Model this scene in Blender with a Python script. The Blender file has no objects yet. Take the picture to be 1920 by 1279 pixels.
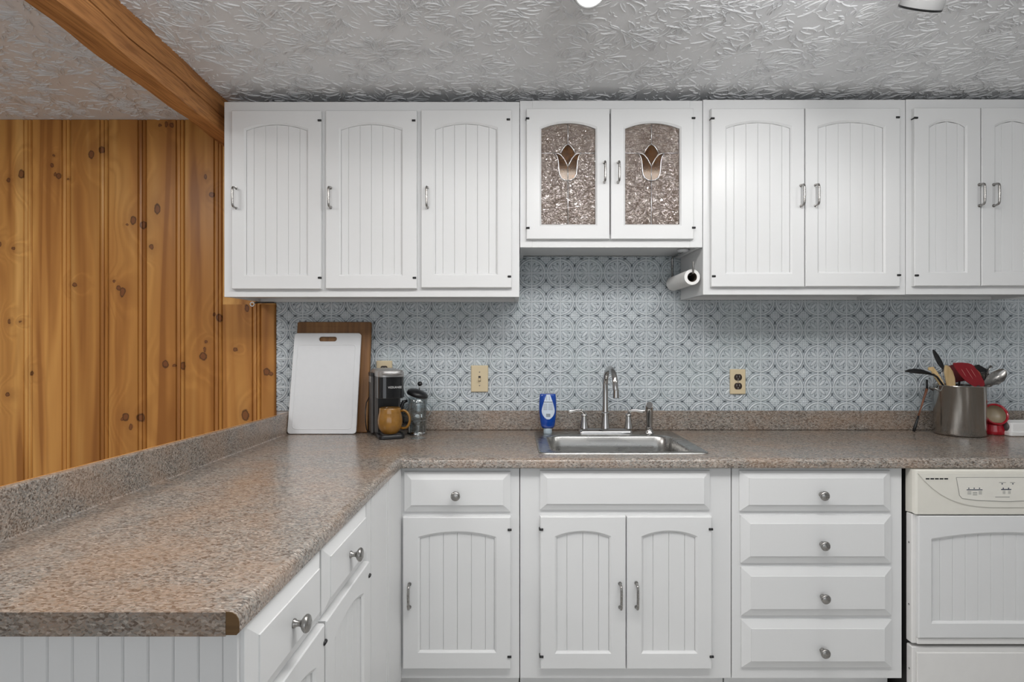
import bpy, math, random
from mathutils import Vector, Matrix
import numpy as np

R = random.Random(7)
F = 1090.0            # focal length in pixels of the 1920 x 1279 frame
EYE = 1.31
scn = bpy.context.scene
COL = scn.collection
pi = math.pi

# ------------------------------------------------------------------ camera, world, light, exposure
cam_d = bpy.data.cameras.new('camera')
cam_d.sensor_width = 36.0
cam_d.lens = 36.0 * F / 1920.0
cam_d.clip_start = 0.02
cam = bpy.data.objects.new('camera', cam_d)
COL.objects.link(cam)
cam.location = (0, 0, EYE)
cam.rotation_euler = (pi / 2, 0, 0)
scn.camera = cam

world = bpy.data.worlds.new('world')
scn.world = world
world.use_nodes = True
world.node_tree.nodes['Background'].inputs[0].default_value = (0.86, 0.93, 1.0, 1)
world.node_tree.nodes['Background'].inputs[1].default_value = 1.0

scn.view_settings.view_transform = 'Standard'
scn.view_settings.look = 'None'
scn.view_settings.gamma = 1.0
scn.view_settings.use_curve_mapping = False
scn.view_settings.exposure = 0.0
scn.cycles.use_denoising = True
scn.cycles.max_bounces = 8
scn.cycles.diffuse_bounces = 4
scn.cycles.glossy_bounces = 4
scn.cycles.transmission_bounces = 8
scn.cycles.transparent_max_bounces = 12
scn.cycles.sample_clamp_indirect = 4.0
scn.cycles.caustics_reflective = False
scn.cycles.caustics_refractive = False


def area_light(name, loc, rot, sx, sy, power, color):
    l = bpy.data.lights.new(name, 'AREA')
    l.shape = 'RECTANGLE'
    l.size = sx
    l.size_y = sy
    l.energy = power
    l.color = color
    o = bpy.data.objects.new(name, l)
    COL.objects.link(o)
    o.location = loc
    o.rotation_euler = rot
    return o


def spot_light(name, loc, target, power, color, size=0.03, angle=100, blend=0.6):
    l = bpy.data.lights.new(name, 'SPOT')
    l.energy = power
    l.color = color
    l.shadow_soft_size = size
    l.spot_size = math.radians(angle)
    l.spot_blend = blend
    o = bpy.data.objects.new(name, l)
    COL.objects.link(o)
    o.location = loc
    o.rotation_euler = (Vector(target) - Vector(loc)).to_track_quat('-Z', 'Y').to_euler()
    return o


# soft fill light added behind the camera, standing in for an unseen window
area_light('rear_fill_light', (-0.2, -3.05, 1.25), (pi / 2, 0, 0), 4.2, 2.1, 17, (1.0, 0.985, 0.97))
# ceiling lamps of the kitchen, nearer than the picture shows, added fill at the left, and the ceiling spotlights
WARM = (1.0, 0.99, 0.975)
area_light('ceiling_lamp', (0.25, 1.00, 2.275), (0, 0, 0), 1.7, 0.5, 19, WARM)
area_light('ceiling_fill_left', (-1.9, 1.1, 2.275), (0, 0, 0), 0.6, 0.6, 17, WARM)  # added fill to brighten the pine wall, no lamp known here
for lx, lp in ((0.26, 6.0), (0.97, 6.0), (1.94, 6.0), (-0.70, 3.0)):  # last, weaker bulb is added fill at the left, no lamp known there
    pl_ = bpy.data.lights.new('track_or_fill_bulb', 'POINT')
    pl_.energy = lp
    pl_.color = WARM
    pl_.shadow_soft_size = 0.045
    po_ = bpy.data.objects.new('track_or_fill_bulb', pl_)
    COL.objects.link(po_)
    po_.location = (lx, 1.0, 2.15)
spot_light('spot_beam_right', (1.06, 1.62, 2.15), (0.75, 2.4, 0.9), 5, WARM, 0.04, 150, 0.8)
spot_light('spot_beam_middle', (0.235, 1.46, 2.13), (0.1, 2.3, 0.9), 4, WARM, 0.04, 150, 0.8)
spot_light('spot_beam_glow', (0.86, 1.36, 2.1), (0.84, 1.75, 2.296), 1.8, (0.97, 0.98, 1.0), 0.03, 120, 1.0)


# ------------------------------------------------------------------ helpers
def W(px, py, d):
    """point at distance d in front of the camera that the photograph shows at (px, py)"""
    return Vector(((px - 960.0) / F * d, d, EYE - (py - 639.5) / F * d))


def atz(px, py, z):
    d = (EYE - z) * F / (py - 639.5)
    return Vector(((px - 960.0) / F * d, d, z))


def X(px, d):
    return (px - 960.0) / F * d


def Zp(py, d):
    return EYE - (py - 639.5) / F * d


class MB:
    def __init__(self):
        self.v = []
        self.f = []
        self.s = []
        self.mi = []
        self.M = None
        self.m = 0

    def add(self, verts, faces, smooth=False):
        b = len(self.v)
        for p in verts:
            p = Vector(p)
            if self.M is not None:
                p = self.M @ p
            self.v.append(p)
        for f in faces:
            self.f.append([b + i for i in f])
            self.s.append(smooth)
            self.mi.append(self.m)

    def box(self, x0, x1, y0, y1, z0, z1, b=0.0):
        if b <= 0:
            vs = [(x0, y0, z0), (x1, y0, z0), (x1, y1, z0), (x0, y1, z0), (x0, y0, z1), (x1, y0, z1), (x1, y1, z1), (x0, y1, z1)]
            fs = [(0, 3, 2, 1), (4, 5, 6, 7), (0, 1, 5, 4), (1, 2, 6, 5), (2, 3, 7, 6), (3, 0, 4, 7)]
            self.add(vs, fs)
            return
        lo = (x0, y0, z0)
        hi = (x1, y1, z1)
        vs = []
        idx = {}
        for sx in (0, 1):
            for sy in (0, 1):
                for sz in (0, 1):
                    s = (sx, sy, sz)
                    for ax in range(3):
                        p = []
                        for k in range(3):
                            e = hi[k] if s[k] else lo[k]
                            if k != ax:
                                e += -b if s[k] else b
                            p.append(e)
                        idx[(s, ax)] = len(vs)
                        vs.append(p)
        fs = []
        for ax in range(3):
            a1, a2 = (ax + 1) % 3, (ax + 2) % 3
            for sd in (0, 1):
                q = []
                for (i, j) in ((0, 0), (1, 0), (1, 1), (0, 1)):
                    s = [0, 0, 0]
                    s[ax] = sd
                    s[a1] = i
                    s[a2] = j
                    q.append(idx[(tuple(s), ax)])
                fs.append(q if sd else q[::-1])
        for ax in range(3):
            a1, a2 = (ax + 1) % 3, (ax + 2) % 3
            for i in (0, 1):
                for j in (0, 1):
                    s0 = [0, 0, 0]
                    s0[a1] = i
                    s0[a2] = j
                    s1 = list(s0)
                    s1[ax] = 1
                    s0, s1 = tuple(s0), tuple(s1)
                    q = [idx[(s0, a1)], idx[(s1, a1)], idx[(s1, a2)], idx[(s0, a2)]]
                    fs.append(q[::-1] if i == j else q)
        for sx in (0, 1):
            for sy in (0, 1):
                for sz in (0, 1):
                    s = (sx, sy, sz)
                    q = [idx[(s, 0)], idx[(s, 1)], idx[(s, 2)]]
                    fs.append(q if (sx + sy + sz) % 2 else q[::-1])
        self.add(vs, fs)

    def lathe(self, prof, c=(0, 0, 0), axis='z', n=32, smooth=True, sx=1.0, sy=1.0, mat=None):
        vs = []
        fs = []
        M = Matrix.Identity(4)
        if axis == 'x':
            M = Matrix.Rotation(pi / 2, 4, 'Y')
        elif axis == 'y':
            M = Matrix.Rotation(-pi / 2, 4, 'X')
        elif axis == '-y':
            M = Matrix.Rotation(pi / 2, 4, 'X')
        if mat is not None:
            M = mat
        c = Vector(c)
        for (r, z) in prof:
            for k in range(n):
                a = 2 * pi * k / n
                vs.append(M @ Vector((r * math.cos(a) * sx, r * math.sin(a) * sy, z)) + c)
        for i in range(len(prof) - 1):
            if prof[i][0] < 1e-7 and prof[i + 1][0] < 1e-7:
                continue
            for k in range(n):
                k2 = (k + 1) % n
                a, b2, c2, d2 = i * n + k, i * n + k2, (i + 1) * n + k2, (i + 1) * n + k
                if prof[i][0] < 1e-7:
                    fs.append((a, c2, d2))
                elif prof[i + 1][0] < 1e-7:
                    fs.append((a, b2, c2))
                else:
                    fs.append((a, b2, c2, d2))
        self.add(vs, fs, smooth)

    def tube(self, pts, r, n=10, cap=True, smooth=True, flat=1.0):
        pts = [Vector(p) for p in pts]
        m = len(pts)
        rs = r if isinstance(r, (list, tuple)) else [r] * m
        t = []
        for i in range(m):
            a = pts[max(i - 1, 0)]
            b2 = pts[min(i + 1, m - 1)]
            t.append((b2 - a).normalized())
        up = Vector((0, 0, 1)) if abs(t[0].z) < 0.9 else Vector((0, 1, 0))
        nn = (up - t[0] * up.dot(t[0])).normalized()
        vs = []
        fs = []
        for i in range(m):
            nn = (nn - t[i] * nn.dot(t[i])).normalized()
            bb = t[i].cross(nn)
            for k in range(n):
                a = 2 * pi * k / n
                vs.append(pts[i] + (nn * math.cos(a) * flat + bb * math.sin(a)) * rs[i])
        for i in range(m - 1):
            for k in range(n):
                k2 = (k + 1) % n
                fs.append((i * n + k, i * n + k2, (i + 1) * n + k2, (i + 1) * n + k))
        if cap:
            fs.append(tuple(range(n))[::-1])
            fs.append(tuple((m - 1) * n + k for k in range(n)))
        self.add(vs, fs, smooth)

    def loft(self, loops, smooth=True, cap0=False, cap1=False, closed=True):
        n = len(loops[0])
        vs = [p for l in loops for p in l]
        fs = []
        for i in range(len(loops) - 1):
            for k in range(n if closed else n - 1):
                k2 = (k + 1) % n
                fs.append((i * n + k, i * n + k2, (i + 1) * n + k2, (i + 1) * n + k))
        if cap0:
            fs.append(tuple(range(n))[::-1])
        if cap1:
            b = (len(loops) - 1) * n
            fs.append(tuple(b + k for k in range(n)))
        self.add(vs, fs, smooth)

    def prism(self, poly, fn, d0, d1, smooth=False):
        """poly: list of 2-D points (ccw seen from d1 side); fn(a,b,d) -> point"""
        n = len(poly)
        vs = [fn(a, b, d0) for a, b in poly] + [fn(a, b, d1) for a, b in poly]
        fs = [tuple(range(n))[::-1], tuple(range(n, 2 * n))]
        for k in range(n):
            k2 = (k + 1) % n
            fs.append((k, k2, n + k2, n + k))
        self.add(vs, fs, smooth)

    def build(self, name, mats, parent=None, org=None, sharp=None):
        me = bpy.data.meshes.new(name)
        o0 = Vector(org) if org is not None else Vector((0, 0, 0))
        me.from_pydata([tuple(p - o0) for p in self.v], [], self.f)
        if not isinstance(mats, (list, tuple)):
            mats = [mats]
        for m in mats:
            me.materials.append(m)
        me.polygons.foreach_set('use_smooth', self.s)
        me.polygons.foreach_set('material_index', self.mi)
        me.update()
        if sharp:
            try:
                me.set_sharp_from_angle(angle=math.radians(sharp))
            except Exception:
                pass
        o = bpy.data.objects.new(name, me)
        COL.objects.link(o)
        if parent is not None:
            o.parent = parent
        elif org is not None:
            o.location = o0
        return o


def tag(o, label=None, cat=None, group=None, kind=None):
    if label:
        o['label'] = label
    if cat:
        o['category'] = cat
    if group:
        o['group'] = group
    if kind:
        o['kind'] = kind
    return o


def thing(name, label, cat, loc, rot=(0, 0, 0), group=None):
    o = bpy.data.objects.new(name, None)
    COL.objects.link(o)
    o.location = loc
    o.rotation_euler = rot
    o.empty_display_size = 0.05
    return tag(o, label, cat, group)


def arcpts(c, r, a0, a1, n):
    return [(c[0] + r * math.cos(a0 + (a1 - a0) * i / n), c[1] + r * math.sin(a0 + (a1 - a0) * i / n)) for i in range(n + 1)]


def rrect(x0, x1, y0, y1, r, n=8):
    """rounded rectangle, counter-clockwise"""
    p = []
    p += arcpts((x1 - r, y0 + r), r, -pi / 2, 0, n)
    p += arcpts((x1 - r, y1 - r), r, 0, pi / 2, n)
    p += arcpts((x0 + r, y1 - r), r, pi / 2, pi, n)
    p += arcpts((x0 + r, y0 + r), r, pi, 1.5 * pi, n)
    return p


# ------------------------------------------------------------------ materials
class NT:
    def __init__(self, name):
        self.mat = bpy.data.materials.new(name)
        self.mat.use_nodes = True
        self.t = self.mat.node_tree
        self.b = self.t.nodes['Principled BSDF']
        self.out = self.t.nodes['Material Output']

    def n(self, typ, **kw):
        nd = self.t.nodes.new('ShaderNode' + typ)
        for k, v in kw.items():
            setattr(nd, k, v)
        return nd

    def link(self, a, b):
        self.t.links.new(a, b)

    def val(self, sock, v):
        if hasattr(v, 'is_linked') or isinstance(v, bpy.types.NodeSocket):
            self.link(v, sock)
        else:
            sock.default_value = v

    def math(self, op, a, b=None, c=None, clamp=False):
        nd = self.n('Math', operation=op)
        nd.use_clamp = clamp
        self.val(nd.inputs[0], a)
        if b is not None:
            self.val(nd.inputs[1], b)
        if c is not None:
            self.val(nd.inputs[2], c)
        return nd.outputs[0]

    def vmath(self, op, a, b=None, out=0):
        nd = self.n('VectorMath', operation=op)
        self.val(nd.inputs[0], a)
        if b is not None:
            self.val(nd.inputs[1], b)
        return nd.outputs[out]

    def noise(self, vec, scale=5.0, detail=2.0, rough=0.5, out=0, dist=0.0):
        nd = self.n('TexNoise')
        if vec is not None:
            self.link(vec, nd.inputs['Vector'])
        nd.inputs['Scale'].default_value = scale
        nd.inputs['Detail'].default_value = detail
        nd.inputs['Roughness'].default_value = rough
        nd.inputs['Distortion'].default_value = dist
        return nd.outputs[out]

    def ramp(self, fac, stops):
        nd = self.n('ValToRGB')
        self.link(fac, nd.inputs[0])
        e = nd.color_ramp.elements
        while len(e) < len(stops):
            e.new(0.5)
        for k, (p, c) in enumerate(stops):
            e[k].position = p
            e[k].color = (c[0], c[1], c[2], 1)
        return nd.outputs[0]

    def maprange(self, v, a, b, c=0.0, d=1.0, smooth=True):
        nd = self.n('MapRange')
        nd.interpolation_type = 'SMOOTHSTEP' if smooth else 'LINEAR'
        self.val(nd.inputs[0], v)
        nd.inputs[1].default_value = a
        nd.inputs[2].default_value = b
        nd.inputs[3].default_value = c
        nd.inputs[4].default_value = d
        return nd.outputs[0]

    def mix(self, fac, a, b, mode='MIX'):
        nd = self.n('Mix', data_type='RGBA', blend_type=mode)
        self.val(nd.inputs[0], fac)
        for s, v in ((nd.inputs[6], a), (nd.inputs[7], b)):
            if isinstance(v, tuple):
                s.default_value = (v[0], v[1], v[2], 1)
            else:
                self.link(v, s)
        return nd.outputs[2]

    def bump(self, h, strength=0.3, dist=0.002):
        nd = self.n('Bump')
        nd.inputs['Strength'].default_value = strength
        nd.inputs['Distance'].default_value = dist
        self.link(h, nd.inputs['Height'])
        self.link(nd.outputs[0], self.b.inputs['Normal'])
        return nd.outputs[0]

    def schlick(self, f0, normal=None, top=1.0):
        lw = self.n('LayerWeight')
        lw.inputs['Blend'].default_value = 0.5
        if normal is not None:
            self.link(normal, lw.inputs['Normal'])
        p5 = self.math('POWER', lw.outputs['Facing'], 5.0)
        return self.math('MULTIPLY_ADD', p5, top - f0, f0)

    def pos(self):
        return self.n('NewGeometry').outputs['Position']

    def obj(self):
        return self.n('TexCoord').outputs['Object']

    def scale(self, v, s):
        return self.vmath('MULTIPLY', v, s)


def plain(name, col, rough=0.5, metal=0.0, coat=0.0, spec=0.5, noise=0.03, nscale=30, bump=0.0, bscale=200):
    k = NT(name)
    v = k.obj()
    c0 = tuple(max(0, x * (1 - noise)) for x in col)
    c1 = tuple(min(1, x * (1 + noise)) for x in col)
    k.link(k.mix(k.noise(v, nscale, 3), c0, c1), k.b.inputs['Base Color'])
    k.b.inputs['Roughness'].default_value = rough
    k.b.inputs['Metallic'].default_value = metal
    k.b.inputs['Coat Weight'].default_value = coat
    k.b.inputs['Specular IOR Level'].default_value = spec
    if bump:
        k.bump(k.noise(v, bscale, 2), bump, 0.001)
    return k.mat


MAT = {}


def mat_paint():
    k = NT('cabinet_paint')
    v = k.obj()
    n1 = k.noise(v, 2.5, 2)
    k.link(k.mix(n1, (0.705, 0.71, 0.712), (0.745, 0.746, 0.744)), k.b.inputs['Base Color'])
    k.b.inputs['Roughness'].default_value = 0.33
    k.b.inputs['Specular IOR Level'].default_value = 0.4
    h = k.noise(k.scale(v, (260, 260, 14)), 1.0, 2)
    k.bump(h, 0.12, 0.0006)
    return k.mat


def mat_ceiling():
    k = NT('ceiling_plaster')
    p = k.pos()
    k.link(k.mix(k.noise(p, 3, 2), (0.755, 0.76, 0.775), (0.80, 0.805, 0.815)), k.b.inputs['Base Color'])
    k.b.inputs['Roughness'].default_value = 0.55
    k.b.inputs['Specular IOR Level'].default_value = 0.35
    h = k.noise(p, 140, 3, 0.6)
    k.bump(h, 0.25, 0.002)
    return k.mat


def mat_pine():
    k = NT('knotty_pine')
    p = k.pos()
    rnd = k.n('ObjectInfo').outputs['Random']
    sep = k.n('SeparateXYZ')
    k.link(p, sep.inputs[0])
    knots = [(40, 326, 9), (16, 338, 5), (25, 466, 8), (0, 458, 5), (98, 310, 5), (101, 291, 5), (103, 327, 4), (110, 330, 8), (127, 336, 5),
             (171, 290, 9), (190, 281, 8), (140, 534, 9), (250, 413, 9), (268, 422, 9), (238, 421, 5), (229, 550, 7), (222, 540, 6), (214, 527, 5), (295, 392, 10),
             (284, 463, 6), (300, 235, 7), (312, 233, 5), (322, 235, 6), (397, 365, 11), (385, 331, 5), (381, 668, 10), (386, 641, 7), (384, 655, 5), (310, 683, 9),
             (327, 686, 6), (343, 686, 8), (264, 783, 11), (441, 655, 9), (460, 779, 12), (411, 596, 9), (402, 590, 6), (463, 578, 7), (14, 740, 6), (38, 603, 5), (17, 603, 5),
             (236, 782, 9), (229, 786, 6), (245, 801, 6), (500, 697, 9), (508, 701, 9), (60, 700, 5), (230, 545, 8), (-60, 500, 9), (-130, 300, 9), (-200, 640, 9)]
    kn = None
    pw = k.vmath('ADD', p, k.vmath('MULTIPLY', k.vmath('SUBTRACT', k.noise(p, 60, 2, out=1), (0.5, 0.5, 0.5)), (0.010, 0.0, 0.014)))
    for i, (a, b, r) in enumerate(knots):
        c = W(a, b, 2.586)
        rr = r / F * 2.586 * (0.60, 0.72, 0.52)[i % 3]
        dv = k.vmath('MULTIPLY', k.vmath('SUBTRACT', pw, (c.x, c.y, c.z)), (1.0, 0.0, (0.62, 0.9, 1.15)[i % 3]))
        dl = k.math('MULTIPLY', k.vmath('LENGTH', dv, out=1), 1.0 / rr)
        kn = dl if kn is None else k.math('SMOOTH_MIN', kn, dl, 0.4)
    halo = k.maprange(kn, 0.6, 9.0, 1.0, 0.0)
    core = k.maprange(kn, 0.5, 1.15, 1.0, 0.0)
    ring = k.math('MULTIPLY', k.maprange(kn, 0.55, 0.8, 0.0, 1.0), k.maprange(kn, 0.8, 1.15, 1.0, 0.0))
    tail = k.maprange(kn, 0.9, 4.5, 1.0, 0.0)
    off = k.n('CombineXYZ')
    k.link(k.math('MULTIPLY', rnd, 37.0), off.inputs[0])
    k.link(k.math('MULTIPLY', rnd, 11.0), off.inputs[2])
    q = k.vmath('ADD', p, off.outputs[0])
    w1 = k.noise(k.scale(q, (5, 0, 1.1)), 1.0, 2)
    g = k.n('CombineXYZ')
    sq = k.n('SeparateXYZ')
    k.link(q, sq.inputs[0])
    k.link(k.math('ADD', k.math('ADD', k.math('MULTIPLY', sq.outputs[0], 9.0), k.math('MULTIPLY', w1, 1.6)), k.math('MULTIPLY', halo, 0.9)), g.inputs[0])
    k.link(k.math('MULTIPLY', sq.outputs[2], 0.35), g.inputs[2])
    gn = k.noise(g.outputs[0], 1.0, 1)
    rings = k.math('MULTIPLY_ADD', k.math('SINE', k.math('MULTIPLY', gn, 42.0)), 0.5, 0.5)
    fine = k.noise(k.scale(q, (240, 0, 5)), 1.0, 3)
    broad = k.noise(k.scale(q, (13, 0, 0.75)), 1.0, 2, 0.45, dist=0.7)
    base = k.ramp(broad, [(0.34, (0.36, 0.145, 0.033)), (0.44, (0.56, 0.255, 0.064)), (0.56, (0.66, 0.33, 0.088)), (0.68, (0.78, 0.43, 0.135))])
    base = k.mix(k.math('MULTIPLY', rings, 0.26), base, (0.30, 0.115, 0.024))
    base = k.mix(k.math('MULTIPLY', fine, 0.22), base, (0.34, 0.14, 0.032))
    tint = k.ramp(rnd, [(0.0, (0.80, 0.75, 0.68)), (0.5, (1.0, 1.0, 1.0)), (1.0, (1.15, 1.15, 1.15))])
    base = k.mix(1.0, base, tint, 'MULTIPLY')
    base = k.mix(k.math('MULTIPLY', tail, 0.30), base, (0.24, 0.085, 0.02))
    base = k.mix(k.math('MULTIPLY', core, 0.85), base, (0.17, 0.058, 0.02))
    base = k.mix(k.math('MULTIPLY', ring, 0.8), base, (0.045, 0.015, 0.006))
    k.link(base, k.b.inputs['Base Color'])
    k.b.inputs['Roughness'].default_value = 0.38
    k.b.inputs['Specular IOR Level'].default_value = 0.4
    k.bump(fine, 0.08, 0.001)
    return k.mat


def mat_beam():
    k = NT('beam_timber')
    v = k.obj()
    w = k.noise(k.scale(v, (6, 1.2, 6)), 1.0, 3)
    wv = k.n('CombineXYZ')
    s = k.n('SeparateXYZ')
    k.link(v, s.inputs[0])
    k.link(k.math('ADD', k.math('MULTIPLY', s.outputs[0], 16.0), k.math('MULTIPLY', w, 1.8)), wv.inputs[0])
    k.link(k.math('MULTIPLY', s.outputs[1], 0.8), wv.inputs[1])
    k.link(k.math('ADD', k.math('MULTIPLY', s.outputs[2], 16.0), k.math('MULTIPLY', w, 1.8)), wv.inputs[2])
    g = k.noise(wv.outputs[0], 1.0, 3, 0.6)
    fine = k.noise(k.scale(v, (170, 7, 170)), 1.0, 3)
    base = k.ramp(g, [(0.28, (0.20, 0.078, 0.024)), (0.40, (0.44, 0.192, 0.064)), (0.6, (0.58, 0.27, 0.092)), (0.8, (0.66, 0.325, 0.12))])
    base = k.mix(k.maprange(fine, 0.38, 0.72, 0.0, 0.55), base, (0.17, 0.06, 0.016))
    k.link(base, k.b.inputs['Base Color'])
    k.b.inputs['Roughness'].default_value = 0.55
    k.b.inputs['Specular IOR Level'].default_value = 0.3
    k.bump(k.math('ADD', g, k.math('MULTIPLY', fine, 0.5)), 0.35, 0.004)
    return k.mat


def mat_laminate():
    k = NT('speckled_laminate')
    v = k.pos()
    wob = k.noise(v, 60, 2, out=1)
    vv = k.vmath('ADD', v, k.vmath('MULTIPLY', wob, (0.010, 0.010, 0.010)))
    vo = k.n('TexVoronoi')
    k.link(k.scale(vv, (1.0, 1.9, 1.9)), vo.inputs['Vector'])
    vo.inputs['Scale'].default_value = 165.0
    cell = k.n('SeparateColor')
    k.link(vo.outputs['Color'], cell.inputs[0])
    n2 = k.noise(k.scale(vv, (1.0, 1.7, 1.7)), 210, 4, 0.65)
    n3 = k.noise(v, 7, 2)
    f = k.math('ADD', k.math('MULTIPLY', cell.outputs[0], 0.55), k.math('MULTIPLY', n2, 0.45))
    c = k.ramp(f, [(0.14, (0.055, 0.046, 0.04)), (0.30, (0.135, 0.108, 0.088)), (0.40, (0.20, 0.195, 0.182)),
                   (0.50, (0.30, 0.232, 0.185)), (0.60, (0.25, 0.245, 0.23)), (0.72, (0.36, 0.31, 0.265)), (0.86, (0.52, 0.49, 0.44))])
    c = k.mix(k.maprange(n3, 0.35, 0.7, 0.0, 0.30), c, (0.37, 0.225, 0.135))
    k.link(c, k.b.inputs['Base Color'])
    k.b.inputs['Roughness'].default_value = 0.22
    k.b.inputs['Specular IOR Level'].default_value = 0.5
    k.bump(n2, 0.08, 0.001)
    return k.mat


def mat_tile():
    k = NT('embossed_tin')
    v = k.obj()
    s = k.n('SeparateXYZ')
    k.link(v, s.inputs[0])
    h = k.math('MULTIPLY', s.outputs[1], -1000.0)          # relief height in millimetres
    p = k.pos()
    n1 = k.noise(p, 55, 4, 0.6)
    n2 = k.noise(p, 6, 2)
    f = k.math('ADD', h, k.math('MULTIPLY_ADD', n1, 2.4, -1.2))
    c = k.ramp(k.maprange(f, -2.8, 2.6, 0, 1, False), [(0.0, (0.085, 0.10, 0.115)), (0.24, (0.20, 0.228, 0.25)), (0.43, (0.47, 0.515, 0.545)), (0.62, (0.585, 0.625, 0.65)), (1.0, (0.66, 0.69, 0.71))])  # antiqued glaze in the recesses, with shade beside the rings painted in
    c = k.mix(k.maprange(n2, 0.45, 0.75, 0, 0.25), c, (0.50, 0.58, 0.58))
    k.link(c, k.b.inputs['Base Color'])
    k.b.inputs['Metallic'].default_value = 0.0
    k.b.inputs['Roughness'].default_value = 0.30
    k.bump(n1, 0.15, 0.001)
    return k.mat


def mat_steel(name, col=(0.62, 0.61, 0.59), rough=0.28, brushed=(1, 1, 1), strength=0.0):
    k = NT(name)
    v = k.obj()
    n1 = k.noise(k.scale(v, brushed), 1.0, 3)
    k.link(k.mix(n1, tuple(x * 0.88 for x in col), col), k.b.inputs['Base Color'])
    k.b.inputs['Metallic'].default_value = 1.0
    k.link(k.maprange(n1, 0.2, 0.8, rough * 0.85, rough * 1.2), k.b.inputs['Roughness'])
    if strength:
        k.bump(n1, strength, 0.0006)
    return k.mat


def mat_rough_glass():
    k = NT('hammered_glass')
    v = k.obj()
    nw = k.noise(v, 30, 2, out=1)
    vv = k.vmath('ADD', v, k.vmath('MULTIPLY', nw, (0.03, 0.03, 0.03)))
    h = k.noise(k.scale(vv, (52, 52, 52)), 1.0, 2, 0.5, dist=1.6)
    ridge = k.math('ABSOLUTE', k.math('SUBTRACT', h, 0.5))
    bm = k.n('Bump')
    bm.inputs['Strength'].default_value = 0.9
    bm.inputs['Distance'].default_value = 0.011
    k.link(ridge, bm.inputs['Height'])
    tr = k.n('BsdfTransparent')
    tr.inputs[0].default_value = (0.80, 0.68, 0.56, 1)
    df = k.n('BsdfTranslucent')
    df.inputs[0].default_value = (0.42, 0.28, 0.17, 1)
    dd = k.n('BsdfDiffuse')
    dd.inputs[0].default_value = (0.26, 0.17, 0.105, 1)
    gl = k.n('BsdfGlossy')
    gl.inputs['Roughness'].default_value = 0.11
    gl.inputs[0].default_value = (0.95, 0.95, 0.97, 1)
    for nd in (gl, df, dd):
        k.link(bm.outputs[0], nd.inputs['Normal'])
    m1 = k.n('MixShader')
    m1.inputs[0].default_value = 0.40
    k.link(tr.outputs[0], m1.inputs[1])
    k.link(df.outputs[0], m1.inputs[2])
    m3 = k.n('MixShader')
    m3.inputs[0].default_value = 0.40
    k.link(m1.outputs[0], m3.inputs[1])
    k.link(dd.outputs[0], m3.inputs[2])
    m2 = k.n('MixShader')
    k.link(k.schlick(0.17, bm.outputs[0]), m2.inputs[0])
    k.link(m3.outputs[0], m2.inputs[1])
    k.link(gl.outputs[0], m2.inputs[2])
    k.link(m2.outputs[0], k.out.inputs[0])
    return k.mat


def mat_clear(name, tint=(0.95, 0.97, 0.97), ior=1.5, rough=0.03, body=0.0):
    """thin clear glass: transparent with a fresnel reflection"""
    k = NT(name)
    tr = k.n('BsdfTransparent')
    tr.inputs[0].default_value = (*tint, 1)
    gl = k.n('BsdfGlossy')
    gl.inputs['Roughness'].default_value = rough
    n1 = k.noise(k.obj(), 40, 2)
    k.link(k.mix(n1, (0.95, 0.95, 0.95), (1, 1, 1)), gl.inputs[0])
    f0 = ((ior - 1) / (ior + 1)) ** 2
    m = k.n('MixShader')
    k.link(k.schlick(f0, top=0.8), m.inputs[0])
    k.link(tr.outputs[0], m.inputs[1])
    k.link(gl.outputs[0], m.inputs[2])
    k.link(m.outputs[0], k.out.inputs[0])
    return k.mat


def mat_wood(name, a, b, c, axis=2, rough=0.5, sc=60):
    k = NT(name)
    v = k.obj()
    st = [sc, sc, sc]
    st[axis] = sc * 0.05
    g = k.noise(k.scale(v, tuple(st)), 1.0, 4, 0.6)
    st2 = [sc * 0.25] * 3
    st2[axis] = sc * 0.01
    g2 = k.noise(k.scale(v, tuple(st2)), 1.0, 2)
    col = k.ramp(k.math('ADD', k.math('MULTIPLY', g, 0.6), k.math('MULTIPLY', g2, 0.4)), [(0.3, a), (0.5, b), (0.7, c)])
    k.link(col, k.b.inputs['Base Color'])
    k.b.inputs['Roughness'].default_value = rough
    k.bump(g, 0.1, 0.001)
    return k.mat


def mat_emit(name, col, strength):
    k = NT(name)
    n1 = k.noise(k.obj(), 20, 1)
    k.link(k.mix(n1, tuple(x * 0.97 for x in col), col), k.b.inputs['Emission Color'])
    k.b.inputs['Emission Strength'].default_value = strength
    return k.mat


PAINT = mat_paint()
CEIL = mat_ceiling()
PINE = mat_pine()
BEAM = mat_beam()
LAM = mat_laminate()
TILE = mat_tile()
SATIN = mat_steel('satin_nickel', (0.37, 0.36, 0.345), 0.27, (90, 90, 90))
CHROME = mat_steel('chrome', (0.55, 0.54, 0.53), 0.10, (20, 20, 20))
SINK = mat_steel('brushed_stainless', (0.47, 0.465, 0.45), 0.28, (8, 40, 40))
POTM = mat_steel('pot_stainless', (0.50, 0.485, 0.46), 0.16, (6, 6, 60))
RGLASS = mat_rough_glass()
PETAL = mat_clear('amber_glass', (0.72, 0.58, 0.40), 1.5, 0.08)
CLEAR = mat_clear('clear_glass', (0.88, 0.91, 0.92), 1.75)
BLACKM = plain('black_metal', (0.012, 0.012, 0.013), 0.45)
BLACKP = plain('black_plastic', (0.010, 0.010, 0.011), 0.35)
BLACKG = plain('gloss_black', (0.006, 0.006, 0.007), 0.12, coat=0.5)
GREYP = plain('slate_grey_plastic', (0.085, 0.08, 0.078), 0.45)
SILVERP = plain('silver_plastic', (0.42, 0.41, 0.40), 0.32, metal=0.6)
WALLM = plain('grey_white_wall', (0.62, 0.62, 0.61), 0.7)
WALLW = plain('grey_wall', (0.56, 0.56, 0.56), 0.7)
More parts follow.
